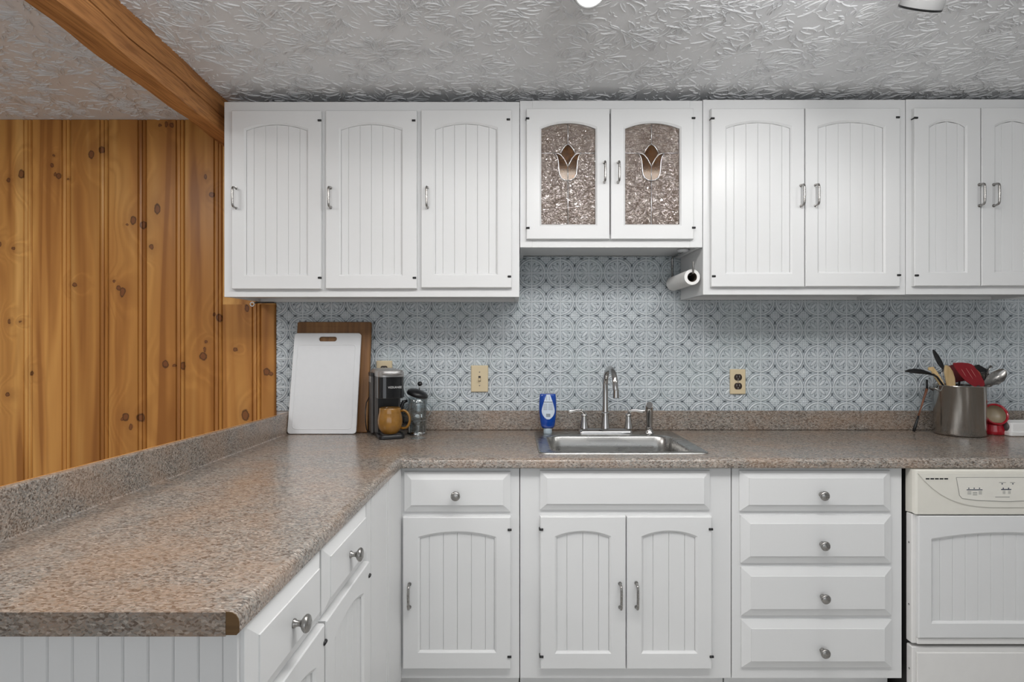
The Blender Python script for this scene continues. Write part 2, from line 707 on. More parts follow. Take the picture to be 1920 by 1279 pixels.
FLOORM = plain('pale_vinyl_floor', (0.52, 0.51, 0.49), 0.4, noise=0.1, nscale=6)
IVORY = plain('ivory_plastic', (0.66, 0.55, 0.36), 0.4)
BROWNP = plain('brown_bakelite', (0.030, 0.018, 0.012), 0.35)
ALMOND = plain('almond_plastic', (0.71, 0.69, 0.625), 0.38)
WHITEP = plain('white_plastic', (0.70, 0.71, 0.725), 0.4, bump=0.05, bscale=500)
WHITEC = plain('white_ceramic', (0.82, 0.82, 0.81), 0.2)
PAPER = plain('white_paper', (0.82, 0.81, 0.79), 0.9, bump=0.3, bscale=260)
CARD = plain('dark_cardboard', (0.10, 0.075, 0.055), 0.9)
BAMBOO = mat_wood('dark_board_wood', (0.13, 0.054, 0.015), (0.21, 0.095, 0.028), (0.29, 0.145, 0.046), 2, 0.45, 70)
PALEW = mat_wood('pale_wood', (0.50, 0.34, 0.16), (0.62, 0.44, 0.22), (0.70, 0.53, 0.30), 2, 0.55, 90)
DARKW = mat_wood('brown_wood', (0.10, 0.035, 0.018), (0.16, 0.06, 0.03), (0.22, 0.09, 0.045), 2, 0.5, 90)
PBOARD = mat_wood('particle_board', (0.10, 0.055, 0.022), (0.15, 0.085, 0.035), (0.20, 0.12, 0.05), 0, 0.9, 120)
MUSTARD = plain('mustard_glaze', (0.285, 0.138, 0.026), 0.14, noise=0.38, nscale=45, coat=0.3)
REDP = plain('red_silicone', (0.19, 0.002, 0.008), 0.3)
REDC = plain('red_ceramic', (0.36, 0.006, 0.016), 0.15, coat=0.4)
BEIGE = plain('beige_glaze', (0.34, 0.28, 0.19), 0.35)
BLUE = plain('blue_soap', (0.004, 0.055, 0.34), 0.18, coat=0.4)
LABELW = plain('label_white', (0.66, 0.74, 0.84), 0.4)
INK = plain('dark_ink', (0.05, 0.06, 0.09), 0.6)
INKG = plain('grey_ink', (0.20, 0.20, 0.19), 0.6)
PALEINK = plain('silver_ink', (0.70, 0.70, 0.70), 0.4)
CLOUDY = plain('cloudy_plastic', (0.42, 0.50, 0.56), 0.3)
TANIN = mat_wood('tan_interior', (0.33, 0.235, 0.16), (0.40, 0.29, 0.20), (0.47, 0.345, 0.25), 2, 0.5, 40)
LEAD = mat_steel('lead_came', (0.72, 0.72, 0.72), 0.25, (60, 60, 60))
LAMPW = plain('lamp_white', (0.36, 0.36, 0.36), 0.5)
GLOW = mat_emit('lit_lens', (1.0, 0.99, 0.96), 14.0)
GASKET = plain('dark_gap', (0.02, 0.019, 0.018), 0.7)
DWWHITE = plain('dishwasher_white', (0.76, 0.75, 0.735), 0.35)

# ------------------------------------------------------------------ the room shell
YW = 2.606           # structural face of the back wall
ZC = 2.296           # ceiling
XL, XR, YB = -3.5, 3.3, -3.2


def struct_box(name, dims, mat):
    m = MB()
    m.box(*dims)
    return tag(m.build(name, mat), kind='structure')


wall_back = struct_box('wall_back', (XL, XR, YW, YW + 0.12, 0, ZC), WALLW)
struct_box('wall_left', (XL - 0.12, XL, YB, YW + 0.12, 0, ZC), WALLW)
struct_box('wall_right', (XR, XR + 0.12, YB, YW + 0.12, 0, ZC), WALLM)
struct_box('floor', (XL - 0.12, XR + 0.12, YB - 0.12, YW + 0.12, -0.1, 0), FLOORM)
ceiling = struct_box('ceiling', (XL - 0.12, XR + 0.12, YB - 0.12, YW + 0.12, ZC, ZC + 0.1), CEIL)
m = MB()                                   # unseen rear wall, with an opening left for the added fill light
m.box(XL, -2.4, YB - 0.12, YB, 0, ZC)
m.box(2.0, XR, YB - 0.12, YB, 0, ZC)
m.box(-2.4, 2.0, YB - 0.12, YB, 2.25, ZC)
tag(m.build('wall_rear', WALLM), kind='structure')

# ceiling relief: strokes of the plasterer's brush, fanned out in bursts
m = MB()


def stroke(x, y, a, L, w, h, bend):
    pts = []
    n = 4
    for i in range(n + 1):
        pts.append((x, y, a))
        if i < n:
            x += math.cos(a) * L / n
            y += math.sin(a) * L / n
            a += bend / n
    vs = []
    for i, (px_, py_, aa) in enumerate(pts):
        t = i / n
        e = math.sin(pi * min(max(0.06 + 0.9 * t, 0), 1)) ** 0.5
        ww, hh = w * (0.35 + 0.65 * e), h * (0.25 + 0.75 * e)
        nx, ny = -math.sin(aa) * ww, math.cos(aa) * ww
        vs += [(px_ - nx, py_ - ny, ZC + 0.0004), (px_ - nx * 0.35, py_ - ny * 0.35, ZC - hh), (px_ + nx * 0.35, py_ + ny * 0.35, ZC - hh), (px_ + nx, py_ + ny, ZC + 0.0004)]
    fs = []
    for i in range(n):
        for j in range(3):
            q = i * 4 + j
            fs.append((q, q + 1, q + 5, q + 4))
    m.add(vs, fs, True)


gy = 1.35
row = 0
while gy < 2.6:
    gx = -2.75 + (0.07 if row % 2 else 0)
    while gx < 2.75:
        cx, cy = gx + R.uniform(-0.055, 0.055), gy + R.uniform(-0.05, 0.05)
        ns = R.randint(19, 30)
        a0 = R.uniform(0, 6.28)
        span = R.choice((6.28, 6.28, 4.2, 3.0))
        for i in range(ns):
            a = a0 + span * (i + R.uniform(-0.35, 0.35)) / ns
            r0 = R.uniform(0.012, 0.05)
            L = R.uniform(0.018, 0.075)
            sx_, sy_ = cx + math.cos(a) * r0, cy + math.sin(a) * r0
            if sy_ + L < 2.6:
                stroke(sx_, sy_, a + R.uniform(-0.25, 0.25), L, R.uniform(0.0009, 0.0019), R.uniform(0.0022, 0.0050), R.uniform(-1.6, 1.6))
        for i in range(22):
            sx_, sy_ = cx + R.uniform(-0.1, 0.1), cy + R.uniform(-0.1, 0.1)
            if sy_ < 2.58:
                stroke(sx_, sy_, R.uniform(0, 6.28), R.uniform(0.008, 0.03), R.uniform(0.0010, 0.0018), R.uniform(0.0012, 0.0030), R.uniform(-2.2, 2.2))
        gx += 0.14
    gy += 0.115
    row += 1
rel = m.build('plaster_stroke_relief', CEIL, ceiling)
rel['kind'] = 'stuff'

# pine boards on the back wall
YP = 2.586


def pine_board(x0, x1, z0, z1, bead=True):
    w = x1 - x0
    pts = [(0, 0.016), (0.0012, 0.005), (0.0050, 0.0)]
    if bead and w > 0.12:
        b0 = w * 0.775
        pts += [(b0, 0.0), (b0 + 0.0035, 0.0085), (b0 + 0.0060, 0.0012), (b0 + 0.011, 0.0002), (b0 + 0.019, 0.0016), (b0 + 0.0212, 0.0075), (b0 + 0.0245, 0.0008)]
    pts += [(w - 0.0045, 0.0), (w - 0.001, 0.006), (w, 0.016)]
    m = MB()
    y0 = YP
    vs = []
    for z in (z0, z1):
        for (a, dp) in pts:
            vs.append((x0 + a, y0 + dp, z))
        vs.append((x0 + w, YW - 0.0005, z))
        vs.append((x0, YW - 0.0005, z))
    n = len(pts) + 2
    fs = [(i, (i + 1) % n, n + (i + 1) % n, n + i) for i in range(n)]
    fs.append(tuple(range(n))[::-1])
    fs.append(tuple(range(n, 2 * n)))
    c = Vector((x0, YP, z0))
    m.add(vs, fs)
    o = m.build('plank', PINE, wall_back, org=c)
    o.location = c
    return o


edges = [-12.5 - 71.5 * i for i in range(7, 0, -1)] + [-12.5, 59, 131, 202, 273.5, 345, 416]
for a, b in zip(edges[:-1], edges[1:]):
    pine_board(max(X(a, YP), XL + 0.002), X(b, YP), 0.0, ZC - 0.001)
XA0 = X(420, 2.285)
XTL = X(515.5, YP)
ztrim = Zp(571, YP)
pine_board(X(416, YP), X(488, YP), 0.0, ztrim)
pine_board(X(488, YP), XTL, 0.0, ztrim, False)
pine_board(X(416, YP), XA0 - 0.004, ztrim, ZC - 0.001, False)
pine_board(XA0 - 0.004, XTL, ztrim, 1.478, False)

# embossed tin tiles of the back wall
TS = 0.1280
TX0 = X(997, 2.6)
TZ0 = Zp(726.5, 2.6)
YT = 2.599


def tile_height(u, v):
    """relief of one tile in mm; circles sit on the tile corners, a star in the middle"""
    cu = np.where(u < 0.5, 0.0, 1.0)
    cv = np.where(v < 0.5, 0.0, 1.0)
    du, dv = np.abs(u - cu), np.abs(v - cv)
    r = np.sqrt(du * du + dv * dv)
    th = np.arctan2(dv, du)
    g = lambda x, s: np.exp(-(x / s) ** 2)
    h = np.zeros_like(u)
    h += 1.3 / (1 + ((r - 0.452) / 0.026) ** 6)
    h -= 1.9 * g(r - 0.415, 0.012)
    h -= 2.0 * g(r - 0.489, 0.012)
    inside = 1 / (1 + np.exp((r - 0.40) / 0.012))
    # leaf on the diagonal of the quarter circle, with smaller ones at its sides
    for a0, r0, r1, wd, am in ((pi / 4, 0.07, 0.385, 0.050, 2.0), (pi / 10, 0.14, 0.36, 0.028, 1.5), (pi / 2 - pi / 10, 0.14, 0.36, 0.028, 1.5)):
        s = r * np.cos(th - a0)
        t = r * np.sin(th - a0)
        q = np.clip((s - r0) / (r1 - r0), 0, 1)
        wl = wd * np.sin(pi * q) ** 0.7 + 1e-4
        inl = (s > r0) & (s < r1)
        body = np.clip(1 - np.abs(t) / wl, 0, 1) ** 0.6 * inl
        h += am * body * inside
        h -= 2.6 * g(t, 0.009) * inl * inside * (0.25 + q)
        h -= 2.0 * g(np.abs(t) - wl, 0.011) * inl * inside * (0.35 + q)
    h -= 0.9 * inside * g(r - 0.05, 0.02)
    # middle star
    x, y = u - 0.5, v - 0.5
    d1 = np.abs(x) + np.abs(y)
    rr = np.sqrt(x * x + y * y)
    for (ax_, ay_) in ((0, 0.245), (0, -0.245), (0.245, 0), (-0.245, 0)):
        ex, ey = (0.034, 0.062) if ax_ == 0 else (0.062, 0.034)
        h -= 2.9 * np.exp(-(((x - ax_) / ex) ** 2 + ((y - ay_) / ey) ** 2) ** 1.5)
    star = 1 / (1 + np.exp((d1 - 0.215) / 0.01))
    h += star * (0.2 + 1.9 * np.cos((x + y) * 50) * np.cos((x - y) * 50))
    h -= 2.2 * g(d1 - 0.225, 0.014)
    h += 1.2 * g(rr, 0.035)
    # raised seam along the tile borders with a fine joint
    e = np.minimum(np.minimum(u, 1 - u), np.minimum(v, 1 - v))
    h = h * np.clip((e - 0.012) / 0.02, 0, 1) + 2.0 / (1 + (e / 0.016) ** 6) - 1.0 * g(e - 0.026, 0.007) - 0.6 * g(e, 0.003)
    return h


tile_cache = {}


def tile_mesh(u0, u1, v0, v1):
    key = (round(u0, 3), round(u1, 3), round(v0, 3), round(v1, 3))
    if key in tile_cache:
        return tile_cache[key]
    nu, nv = max(4, int(64 * (u1 - u0))), max(4, int(64 * (v1 - v0)))
    us, vs_ = np.linspace(u0, u1, nu + 1), np.linspace(v0, v1, nv + 1)
    U, V = np.meshgrid(us, vs_)
    H = tile_height(U, V) * 0.001
    verts = [((a - u0) * TS, -float(hh), (b - v0) * TS) for a, b, hh in zip(U.ravel(), V.ravel(), H.ravel())]
    k = nu + 1
    faces = []
    for j in range(nv):
        for i in range(nu):
            a = j * k + i
            faces.append((a, a + 1, a + k + 1, a + k))
    # closed rim back to the wall
    rim = [i for i in range(k)] + [j * k + nu for j in range(1, nv + 1)] + [nv * k + i for i in range(nu - 1, -1, -1)] + [j * k for j in range(nv - 1, 0, -1)]
    b = len(verts)
    for i in rim:
        verts.append((verts[i][0], YW - YT - 0.0004, verts[i][2]))
    n = len(rim)
    for i in range(n):
        j = (i + 1) % n
        faces.append((rim[i], b + i, b + j, rim[j]))
    me = bpy.data.meshes.new('tile')
    me.from_pydata(verts, [], faces)
    me.materials.append(TILE)
    me.polygons.foreach_set('use_smooth', [True] * len(me.polygons))
    me.update()
    tile_cache[key] = me
    return me


def tiles(x_lo, x_hi, z_lo, z_side, z_mid):
    i0, i1 = math.floor((x_lo - TX0) / TS), math.ceil((x_hi - TX0) / TS)
    j0, j1 = math.floor((z_lo - TZ0) / TS), math.ceil((z_mid - TZ0) / TS)
    for i in range(i0, i1):
        for j in range(j0, j1):
            xa, za = TX0 + i * TS, TZ0 + j * TS
            z_hi = z_mid if xa + TS > XB0 + 0.004 and xa < XB1 - 0.004 else z_side
            xs, xe = max(xa, x_lo), min(xa + TS, x_hi)
            zs, ze = max(za, z_lo), min(za + TS, z_hi)
            if xe - xs < 0.004 or ze - zs < 0.004:
                continue
            o = bpy.data.objects.new('tile', tile_mesh((xs - xa) / TS, (xe - xa) / TS, (zs - za) / TS, (ze - za) / TS))
            COL.objects.link(o)
            o.parent = wall_back
            o.location = (xs, YT, zs)


ZBS = Zp(770.5, 2.58)                       # top of the laminate upstand
XB0, XB1 = X(974.3, 2.285), X(1317.5, 2.285)
XTR = 2.42
ZBB = Zp(464.5, 2.285)
tiles(XTL + 0.001, XTR, ZBS - 0.002, 1.496, ZBB + 0.0115)

# ------------------------------------------------------------------ ceiling beam
pr0, pr1 = atz(222, 0, ZC), atz(416, 179, ZC)
ZBM = 2.157
bl0, bl1 = atz(44, 0, ZBM), atz(350, 226, ZBM)
ddir = Vector((pr1.x - pr0.x, pr1.y - pr0.y, 0)).normalized()
wid = abs(bl1.x - (pr1.x + (bl1.y - pr1.y) * ddir.x / ddir.y))
m = MB()
n = 90
loops = []
Lb = (2.583 + 2.9) / ddir.y
base = pr1 - ddir * ((pr1.y + 2.9) / ddir.y)
side = Vector((-ddir.y, ddir.x, 0))
ph = [R.uniform(0, 6) for _ in range(12)]
for i in range(n + 1):
    s = Lb * i / n
    c = base + ddir * s
    w1 = 0.0022 * math.sin(s * 5 + ph[0]) + 0.0016 * math.sin(s * 13 + ph[1]) + 0.001 * math.sin(s * 31 + ph[2])
    w2 = 0.0022 * math.sin(s * 4 + ph[3]) + 0.0016 * math.sin(s * 17 + ph[4]) + 0.001 * math.sin(s * 29 + ph[5])
    w3 = 0.002 * math.sin(s * 6 + ph[6]) + 0.0014 * math.sin(s * 19 + ph[7])
    ch = 0.006 + 0.003 * math.sin(s * 7 + ph[8])
    z1, z0 = ZC - 0.0005, ZBM + w3
    crack = 0.012 * max(0, math.sin(s * 2.2 + 3.8)) * (0.7 + 0.3 * math.sin(s * 23)) + 0.002
    zc = ZBM + 0.072 - 0.012 * math.sin(s * 1.6) + 0.004 * math.sin(s * 9 + 1) + w3
    sec = [(w1, z1), (w1, zc + 0.0025), (w1 + crack * 1.6, zc), (w1 + 0.001, zc - 0.0025), (w1 + 0.001, z0 + ch), (w1 + ch, z0),
           (wid + w2 - ch, z0), (wid + w2, z0 + ch), (wid + w2, z1)]
    loops.append([Vector((c.x, c.y, 0)) + side * a + Vector((0, 0, z)) for a, z in sec])
m.loft(loops, smooth=False, cap0=True, cap1=True)
bm_o = m.build('ceiling_beam', BEAM, None, org=base)
bm_o.rotation_euler = (0, 0, 0)
tag(bm_o, 'rough hewn brown timber beam with a long crack running under the ceiling', 'beam')

# ------------------------------------------------------------------ cabinet joinery
def fmap(O, U):
    O, U = Vector(O), Vector(U).normalized()
    N = U.cross(Vector((0, 0, 1)))

    def fn(u, w, n):
        return O + U * u + Vector((0, 0, w)) + N * n
    return fn


def door(parent, org, fn, u0, u1, w0, w1, p0, p1, q0, qs, qa, t=0.018, boards=6, handle=None, hinges=(), glass=False, label=None):
    m = MB()
    b = 0.0025
    e = 0.0065
    na = 16
    # arch through (p0,qs) (mid,qa) (p1,qs)
    half = (p1 - p0) / 2
    rise = max(qa - qs, 1e-4)
    rad = (half * half + rise * rise) / (2 * rise)
    cu, cw = (p0 + p1) / 2, qa - rad
    aw = math.asin(min(1, half / rad))

    def arch(off, eu):
        out = []
        for i in range(na + 1):
            a = pi / 2 - aw + 2 * aw * i / na
            uu, ww = cu + rad * math.cos(a), cw + rad * math.sin(a) + off
            uu = cu + (uu - cu) * (half + eu) / half
            out.append((uu, ww))
        return out                                   # from right to left
    outer_b = [(u0, w0), (u1, w0), (u1, w1), (u0, w1)]
    outer_f = [(u0 + b, w0 + b), (u1 - b, w0 + b), (u1 - b, w1 - b), (u0 + b, w1 - b)]
    m.add([fn(a, c, 0) for a, c in outer_b] + [fn(a, c, t - b) for a, c in outer_b] + [fn(a, c, t) for a, c in outer_f],
          [(i, (i + 1) % 4, 4 + (i + 1) % 4, 4 + i) for i in range(4)] + [(4 + i, 4 + (i + 1) % 4, 8 + (i + 1) % 4, 8 + i) for i in range(4)])
    I1 = [(p0 - e, q0 - e), (p1 + e, q0 - e)] + arch(e, e)
    I2 = [(p0, q0), (p1, q0)] + arch(0, 0)
    k = len(I1)
    # front face pieces
    of = outer_f
    m.add([fn(a, c, t) for a, c in (of[0], of[1], I1[1], I1[0])], [(0, 1, 2, 3)])
    m.add([fn(a, c, t) for a, c in (of[1], of[2], I1[2], I1[1])], [(0, 1, 2, 3)])
    m.add([fn(a, c, t) for a, c in (of[3], of[0], I1[0], I1[-1])], [(0, 1, 2, 3)])
    top = of[2][1]
    m.add([fn(a, c, t) for a, c in (of[2], (I1[2][0], top), I1[2])], [(0, 1, 2)])
    m.add([fn(a, c, t) for a, c in (of[3], I1[-1], (I1[-1][0], top))], [(0, 1, 2)])
    for i in range(2, k - 1):
        a, c = I1[i], I1[i + 1]
        m.add([fn(*p, t) for p in ((a[0], top), (c[0], top), c, a)], [(0, 1, 2, 3)])
    # moulded inner edge and the wall of the opening
    d1, d2 = t - 0.0055, 0.0
    m.add([fn(*p, t) for p in I1] + [fn(*p, d1) for p in I2] + [fn(*p, d2) for p in I2],
          [(i, (i + 1) % k, k + (i + 1) % k, k + i) for i in range(k)] + [(k + i, k + (i + 1) % k, 2 * k + (i + 1) % k, 2 * k + i) for i in range(k)])
    # back of the frame
    m.add([fn(*p, 0.0002) for p in outer_b], [(3, 2, 1, 0)] if not glass else [])
    if glass:
        bl = [fn(*p, 0.0) for p in I2]
        ob = [fn(*p, 0.0) for p in outer_b]
        m.add([ob[0], ob[1], bl[1], bl[0]], [(3, 2, 1, 0)])
        m.add([ob[1], ob[2], bl[2], bl[1]], [(3, 2, 1, 0)])
        m.add([ob[3], ob[0], bl[0], bl[-1]], [(3, 2, 1, 0)])
        m.add([ob[2], ob[3]] + bl[2:][::-1], [tuple(range(2 + k - 2))])
    d = m.build('door', PAINT, parent, org=org)
    if label:
        d['label'] = label
    if not glass:
        nb = boards
        # the outer two boards are narrower, as in the photograph
        wb = (p1 - p0) / (nb - 0.7)
        cuts = [p0] + [p0 + wb * (i + 0.65) for i in range(nb - 1)] + [p1]
        c_ = 0.0012
        nt_ = t - 0.0085

        def archw(u):
            return cw + math.sqrt(max(rad * rad - (u - cu) ** 2, 0))
        for a, bb in zip(cuts[:-1], cuts[1:]):
            g = MB()
            a1, b1 = a + 0.0002, bb - 0.0002
            za, zb = archw(a1) - 0.0002, archw(b1) - 0.0002
            q = q0 + 0.0002
            g.add([fn(a1, q, 0.001), fn(b1, q, 0.001), fn(b1, zb, 0.001), fn(a1, za, 0.001),
                   fn(a1, q, nt_ - 0.0016), fn(b1, q, nt_ - 0.0016), fn(b1, zb, nt_ - 0.0016), fn(a1, za, nt_ - 0.0016),
                   fn(a1 + c_, q, nt_), fn(b1 - c_, q, nt_), fn(b1 - c_, zb, nt_), fn(a1 + c_, za, nt_)],
                  [(0, 3, 2, 1), (0, 1, 5, 4), (1, 2, 6, 5), (2, 3, 7, 6), (3, 0, 4, 7), (8, 9, 10, 11), (4, 8, 11, 7), (9, 5, 6, 10), (4, 5, 9, 8), (11, 10, 6, 7)])
            g.build('bead_board', PAINT, d, org=(0, 0, 0))
            COL.objects[-1].location = (0, 0, 0)
            for vv in COL.objects[-1].data.vertices:
                vv.co -= Vector(org)
    if handle:
        hu, hw0, hw1 = handle
        pull(d, org, fn, hu, hw0, hw1, t)
    for (hu, hw) in hinges:
        hinge(d, org, fn, hu, hw, t)
    return d


def pull(parent, org, fn, u, w0, w1, t):
    m = MB()
    pr = 0.027
    r = 0.0042
    path = [fn(u, w0, t), fn(u, w0, t + 0.012), fn(u, w0 + 0.001, t + 0.018)]
    for i in range(1, 5):
        a = i / 5 * pi / 2
        path.append(fn(u, w0 + 0.010 * (1 - math.cos(a)) + 0.001, t + 0.018 + 0.009 * math.sin(a)))
    path += [fn(u, w0 + 0.013, t + pr), fn(u, (w0 + w1) / 2, t + pr + 0.001), fn(u, w1 - 0.013, t + pr)]
    for i in range(4, 0, -1):
        a = i / 5 * pi / 2
        path.append(fn(u, w1 - 0.010 * (1 - math.cos(a)) - 0.001, t + 0.018 + 0.009 * math.sin(a)))
    path += [fn(u, w1 - 0.001, t + 0.018), fn(u, w1, t + 0.012), fn(u, w1, t)]
    m.tube(path, r, 10)
    for ww in (w0, w1):
        c = fn(u, ww, t)
        nrm = (fn(u, ww, t + 1) - c)
        m.tube([c, c + nrm * 0.003], 0.0062, 12)
    o = m.build('handle', SATIN, parent, org=org, sharp=50)
    o['label'] = 'satin nickel bar handle'
    return o


def hinge(parent, org, fn, u, w, t):
    m = MB()
    c = fn(u, w, t)
    du = fn(u + 1, w, t) - c
    dn = fn(u, w, t + 1) - c
    m.tube([c - du * 0.006 + dn * 0.0005, c + du * 0.007 + dn * 0.0005], 0.0042, 8)
    m.tube([c - du * 0.004 - dn * t, c - du * 0.004 + dn * 0.002], 0.0030, 8)
    o = m.build('hinge', BLACKM, parent, org=org)
    o['label'] = 'small black hinge'
    return o


def knob(parent, org, fn, u, w, t, s=1.0):
    m = MB()
    prof = [(0.0, 0.0), (0.0085, 0.0), (0.0085, 0.002), (0.0060, 0.005), (0.0050, 0.010), (0.0065, 0.014), (0.0125, 0.018), (0.0158, 0.0215),
            (0.0160, 0.0245), (0.0140, 0.0275), (0.0095, 0.0295), (0.0, 0.0305)]
    c = fn(u, w, t)
    U = fn(u + 1, w, t) - c
    N = fn(u, w, t + 1) - c
    Zv = Vector((0, 0, 1))
    M = Matrix((U, Zv, N)).transposed().to_4x4()
    m.lathe([(r * s, z * s) for r, z in prof], c, n=28, mat=M)
    o = m.build('knob', SATIN, parent, org=org)
    o['label'] = 'satin nickel mushroom knob'
    return o


def drawer_front(parent, org, fn, u0, u1, w0, w1, t=0.018, bw=0.028, bh=0.026, knobs=(), name='drawer'):
    m = MB()
    te = 0.007
    o1 = [(u0, w0), (u1, w0), (u1, w1), (u0, w1)]
    o2 = [(u0 + bw, w0 + bh), (u1 - bw, w0 + bh), (u1 - bw, w1 - bh), (u0 + bw, w1 - bh)]
    s_ = 0.0006
    o3 = [(u0 + bw + s_, w0 + bh + s_), (u1 - bw - s_, w0 + bh + s_), (u1 - bw - s_, w1 - bh - s_), (u0 + bw + s_, w1 - bh - s_)]
    vs = [fn(*p, 0) for p in o1] + [fn(*p, te) for p in o1] + [fn(*p, t - 0.0022) for p in o2] + [fn(*p, t) for p in o3]
    fs = [(3, 2, 1, 0), (12, 13, 14, 15)]
    for l in range(3):
        fs += [(l * 4 + i, l * 4 + (i + 1) % 4, l * 4 + 4 + (i + 1) % 4, l * 4 + 4 + i) for i in range(4)]
    m.add(vs, fs)
    d = m.build(name, PAINT, parent, org=org)
    for (a, c) in knobs:
        knob(d, org, fn, a, c, t)
    return d


# ---- wall cabinets
YF = 2.285            # front of their face frames
YD = YF - 0.018
fback = fmap((0, YF, 0), (1, 0, 0))


def wall_cabinet(label, pxl, pxr, pyt, pyb, doors, hollow=False, recess=0.014):
    x0, x1 = X(pxl, YF), X(pxr, YF)
    z0, z1 = Zp(pyb, YF), Zp(pyt, YF)
    org = Vector(((x0 + x1) / 2, (YF + 2.59) / 2, z0))
    root = thing('wall_cabinet', label, 'cabinet', org)
    yb = YW - 0.018 if not hollow else YW - 0.018
    yb = YT - 0.006
    g = 0.0008
    m = MB()
    if not hollow:
        m.box(x0 + g, x1 - g, YF, YF + 0.02, z0, z1, 0.0012)
        m.build('face_frame', PAINT, root, org=org)
        m = MB()
        m.box(x0 + g + 0.001, x1 - g - 0.001, YF + 0.0205, yb, z0 + recess, z1)
        m.box(x0 + g + 0.001, x0 + 0.018, YF + 0.0205, yb, z0 + 0.001, z0 + recess - 0.0001)
        m.box(x1 - 0.018, x1 - g - 0.001, YF + 0.0205, yb, z0 + 0.001, z0 + recess - 0.0001)
        m.box(x0 + 0.018, x1 - 0.018, yb - 0.016, yb, z0 + 0.001, z0 + recess - 0.0001)
        m.build('carcass', PAINT, root, org=org)
    else:
        st, rl = 0.05, 0.05
        m.box(x0 + g, x0 + st, YF, YF + 0.02, z0, z1, 0.001)
        m.box(x1 - st, x1 - g, YF, YF + 0.02, z0, z1, 0.001)
        m.box(x0 + st, x1 - st, YF, YF + 0.02, z0, z0 + rl, 0)
        m.box(x0 + st, x1 - st, YF, YF + 0.02, z1 - rl, z1, 0)
        m.build('face_frame', PAINT, root, org=org)
        m = MB()
        ya = YF + 0.0205
        m.box(x0 + 0.002, x0 + 0.018, ya, yb, z0 + 0.001, z1)
        m.box(x1 - 0.018, x1 - 0.002, ya, yb, z0 + 0.001, z1)
        m.box(x0 + 0.018, x1 - 0.018, ya, yb, z0 + 0.012, z0 + 0.028)
        m.box(x0 + 0.018, x1 - 0.018, ya, yb - 0.012, z1 - 0.016, z1)
        m.build('carcass', PAINT, root, org=org)
        m = MB()
        m.box(x0 + 0.018, x1 - 0.018, yb - 0.012, yb, z0 + 0.0285, z1)
        m.box(x0 + 0.0182, x0 + 0.021, ya, yb - 0.012, z0 + 0.028, z1 - 0.016)
        m.box(x1 - 0.021, x1 - 0.0182, ya, yb - 0.012, z0 + 0.028, z1 - 0.016)
        m.box(x0 + 0.021, x1 - 0.021, ya, yb - 0.012, z0 + 0.0281, z0 + 0.031)
        m.build('lining', TANIN, root, org=org)['label'] = 'tan wood lining seen through the glass'
        m = MB()
        m.box(x0 + 0.021, x1 - 0.021, ya + 0.03, yb - 0.0125, (z0 + z1) / 2 + 0.03, (z0 + z1) / 2 + 0.046)
        m.build('shelf', TANIN, root, org=org)
    made = []
    for dd in doors:
        l, r, t_, b_, p0, p1, qs, qa, q0, hx, h0, h1, hg, nb = dd
        u = lambda p: X(p, YD)
        w = lambda p: Zp(p, YD)
        made.append(door(root, org, fback, u(l), u(r), w(b_), w(t_), u(p0), u(p1), w(q0), w(qs), w(qa), boards=nb,
                         handle=(u(hx), w(h1), w(h0)), hinges=[(u(a), w(b2)) for a, b2 in hg], glass=hollow))
    return root, org, made


wall_cabinet('wide white wall cabinet with three arched beadboard doors, next to the timber beam', 420, 974.3, 191, 557, [
    (433.8, 602, 206.8, 542, 460.5, 574.5, 244, 233, 515, 442, 353, 390, [(599, 225.8), (599.5, 520.9)], 6),
    (610.3, 781.5, 206.5, 541.3, 638.5, 752, 243, 232.5, 514.5, 620, 352.5, 389.5, [(775.5, 226), (777, 521)], 6),
    (789.4, 959.5, 205.5, 539.6, 816, 930.5, 242, 231.5, 513, 801.5, 352, 389.5, [(953, 224), (955, 518.5)], 6)])
wall_cabinet('white wall cabinet with two wide arched doors, right of the paper towel roll', 1317.8, 1697.8, 187, 552.8, [
    (1333.8, 1508.8, 202.9, 538, 1363, 1482.5, 239.5, 229, 510.5, 1502, 348, 386.5, [(1336, 222), (1338, 518)], 6),
    (1510.6, 1688, 202.3, 537.4, 1536, 1657.5, 239, 228.5, 509.5, 1529, 347.5, 386, [(1683, 220), (1685, 516)], 6)])
wall_cabinet('white wall cabinet with two narrow arched doors at the right end of the row', 1698.4, 1982, 186.2, 552.3, [
    (1715, 1839.2, 202, 536.5, 1744.5, 1811, 237.5, 227, 509, 1836, 346.5, 386, [(1717, 221), (1718.5, 516.5)], 4),
    (1841, 1965, 201.5, 536, 1868, 1935, 237, 226.5, 508.5, 1863, 346.5, 386, [(1961, 221), (1962, 516)], 4)])
rootB, orgB, dB = wall_cabinet('short white wall cabinet with two tulip leaded-glass doors above the sink', 974.6, 1317.4, 188.8, 464, [
    (987, 1143.2, 203, 448.3, 1015, 1116.8, 240.5, 230, 420.5, 1133, 305, 342, [(989, 222), (989.5, 427.5)], 6),
    (1145.4, 1300.8, 203, 448.3, 1172.6, 1274.8, 240.5, 230, 420.5, 1159, 305, 342, [(1300, 221.5), (1300.5, 427)], 6)], hollow=True)

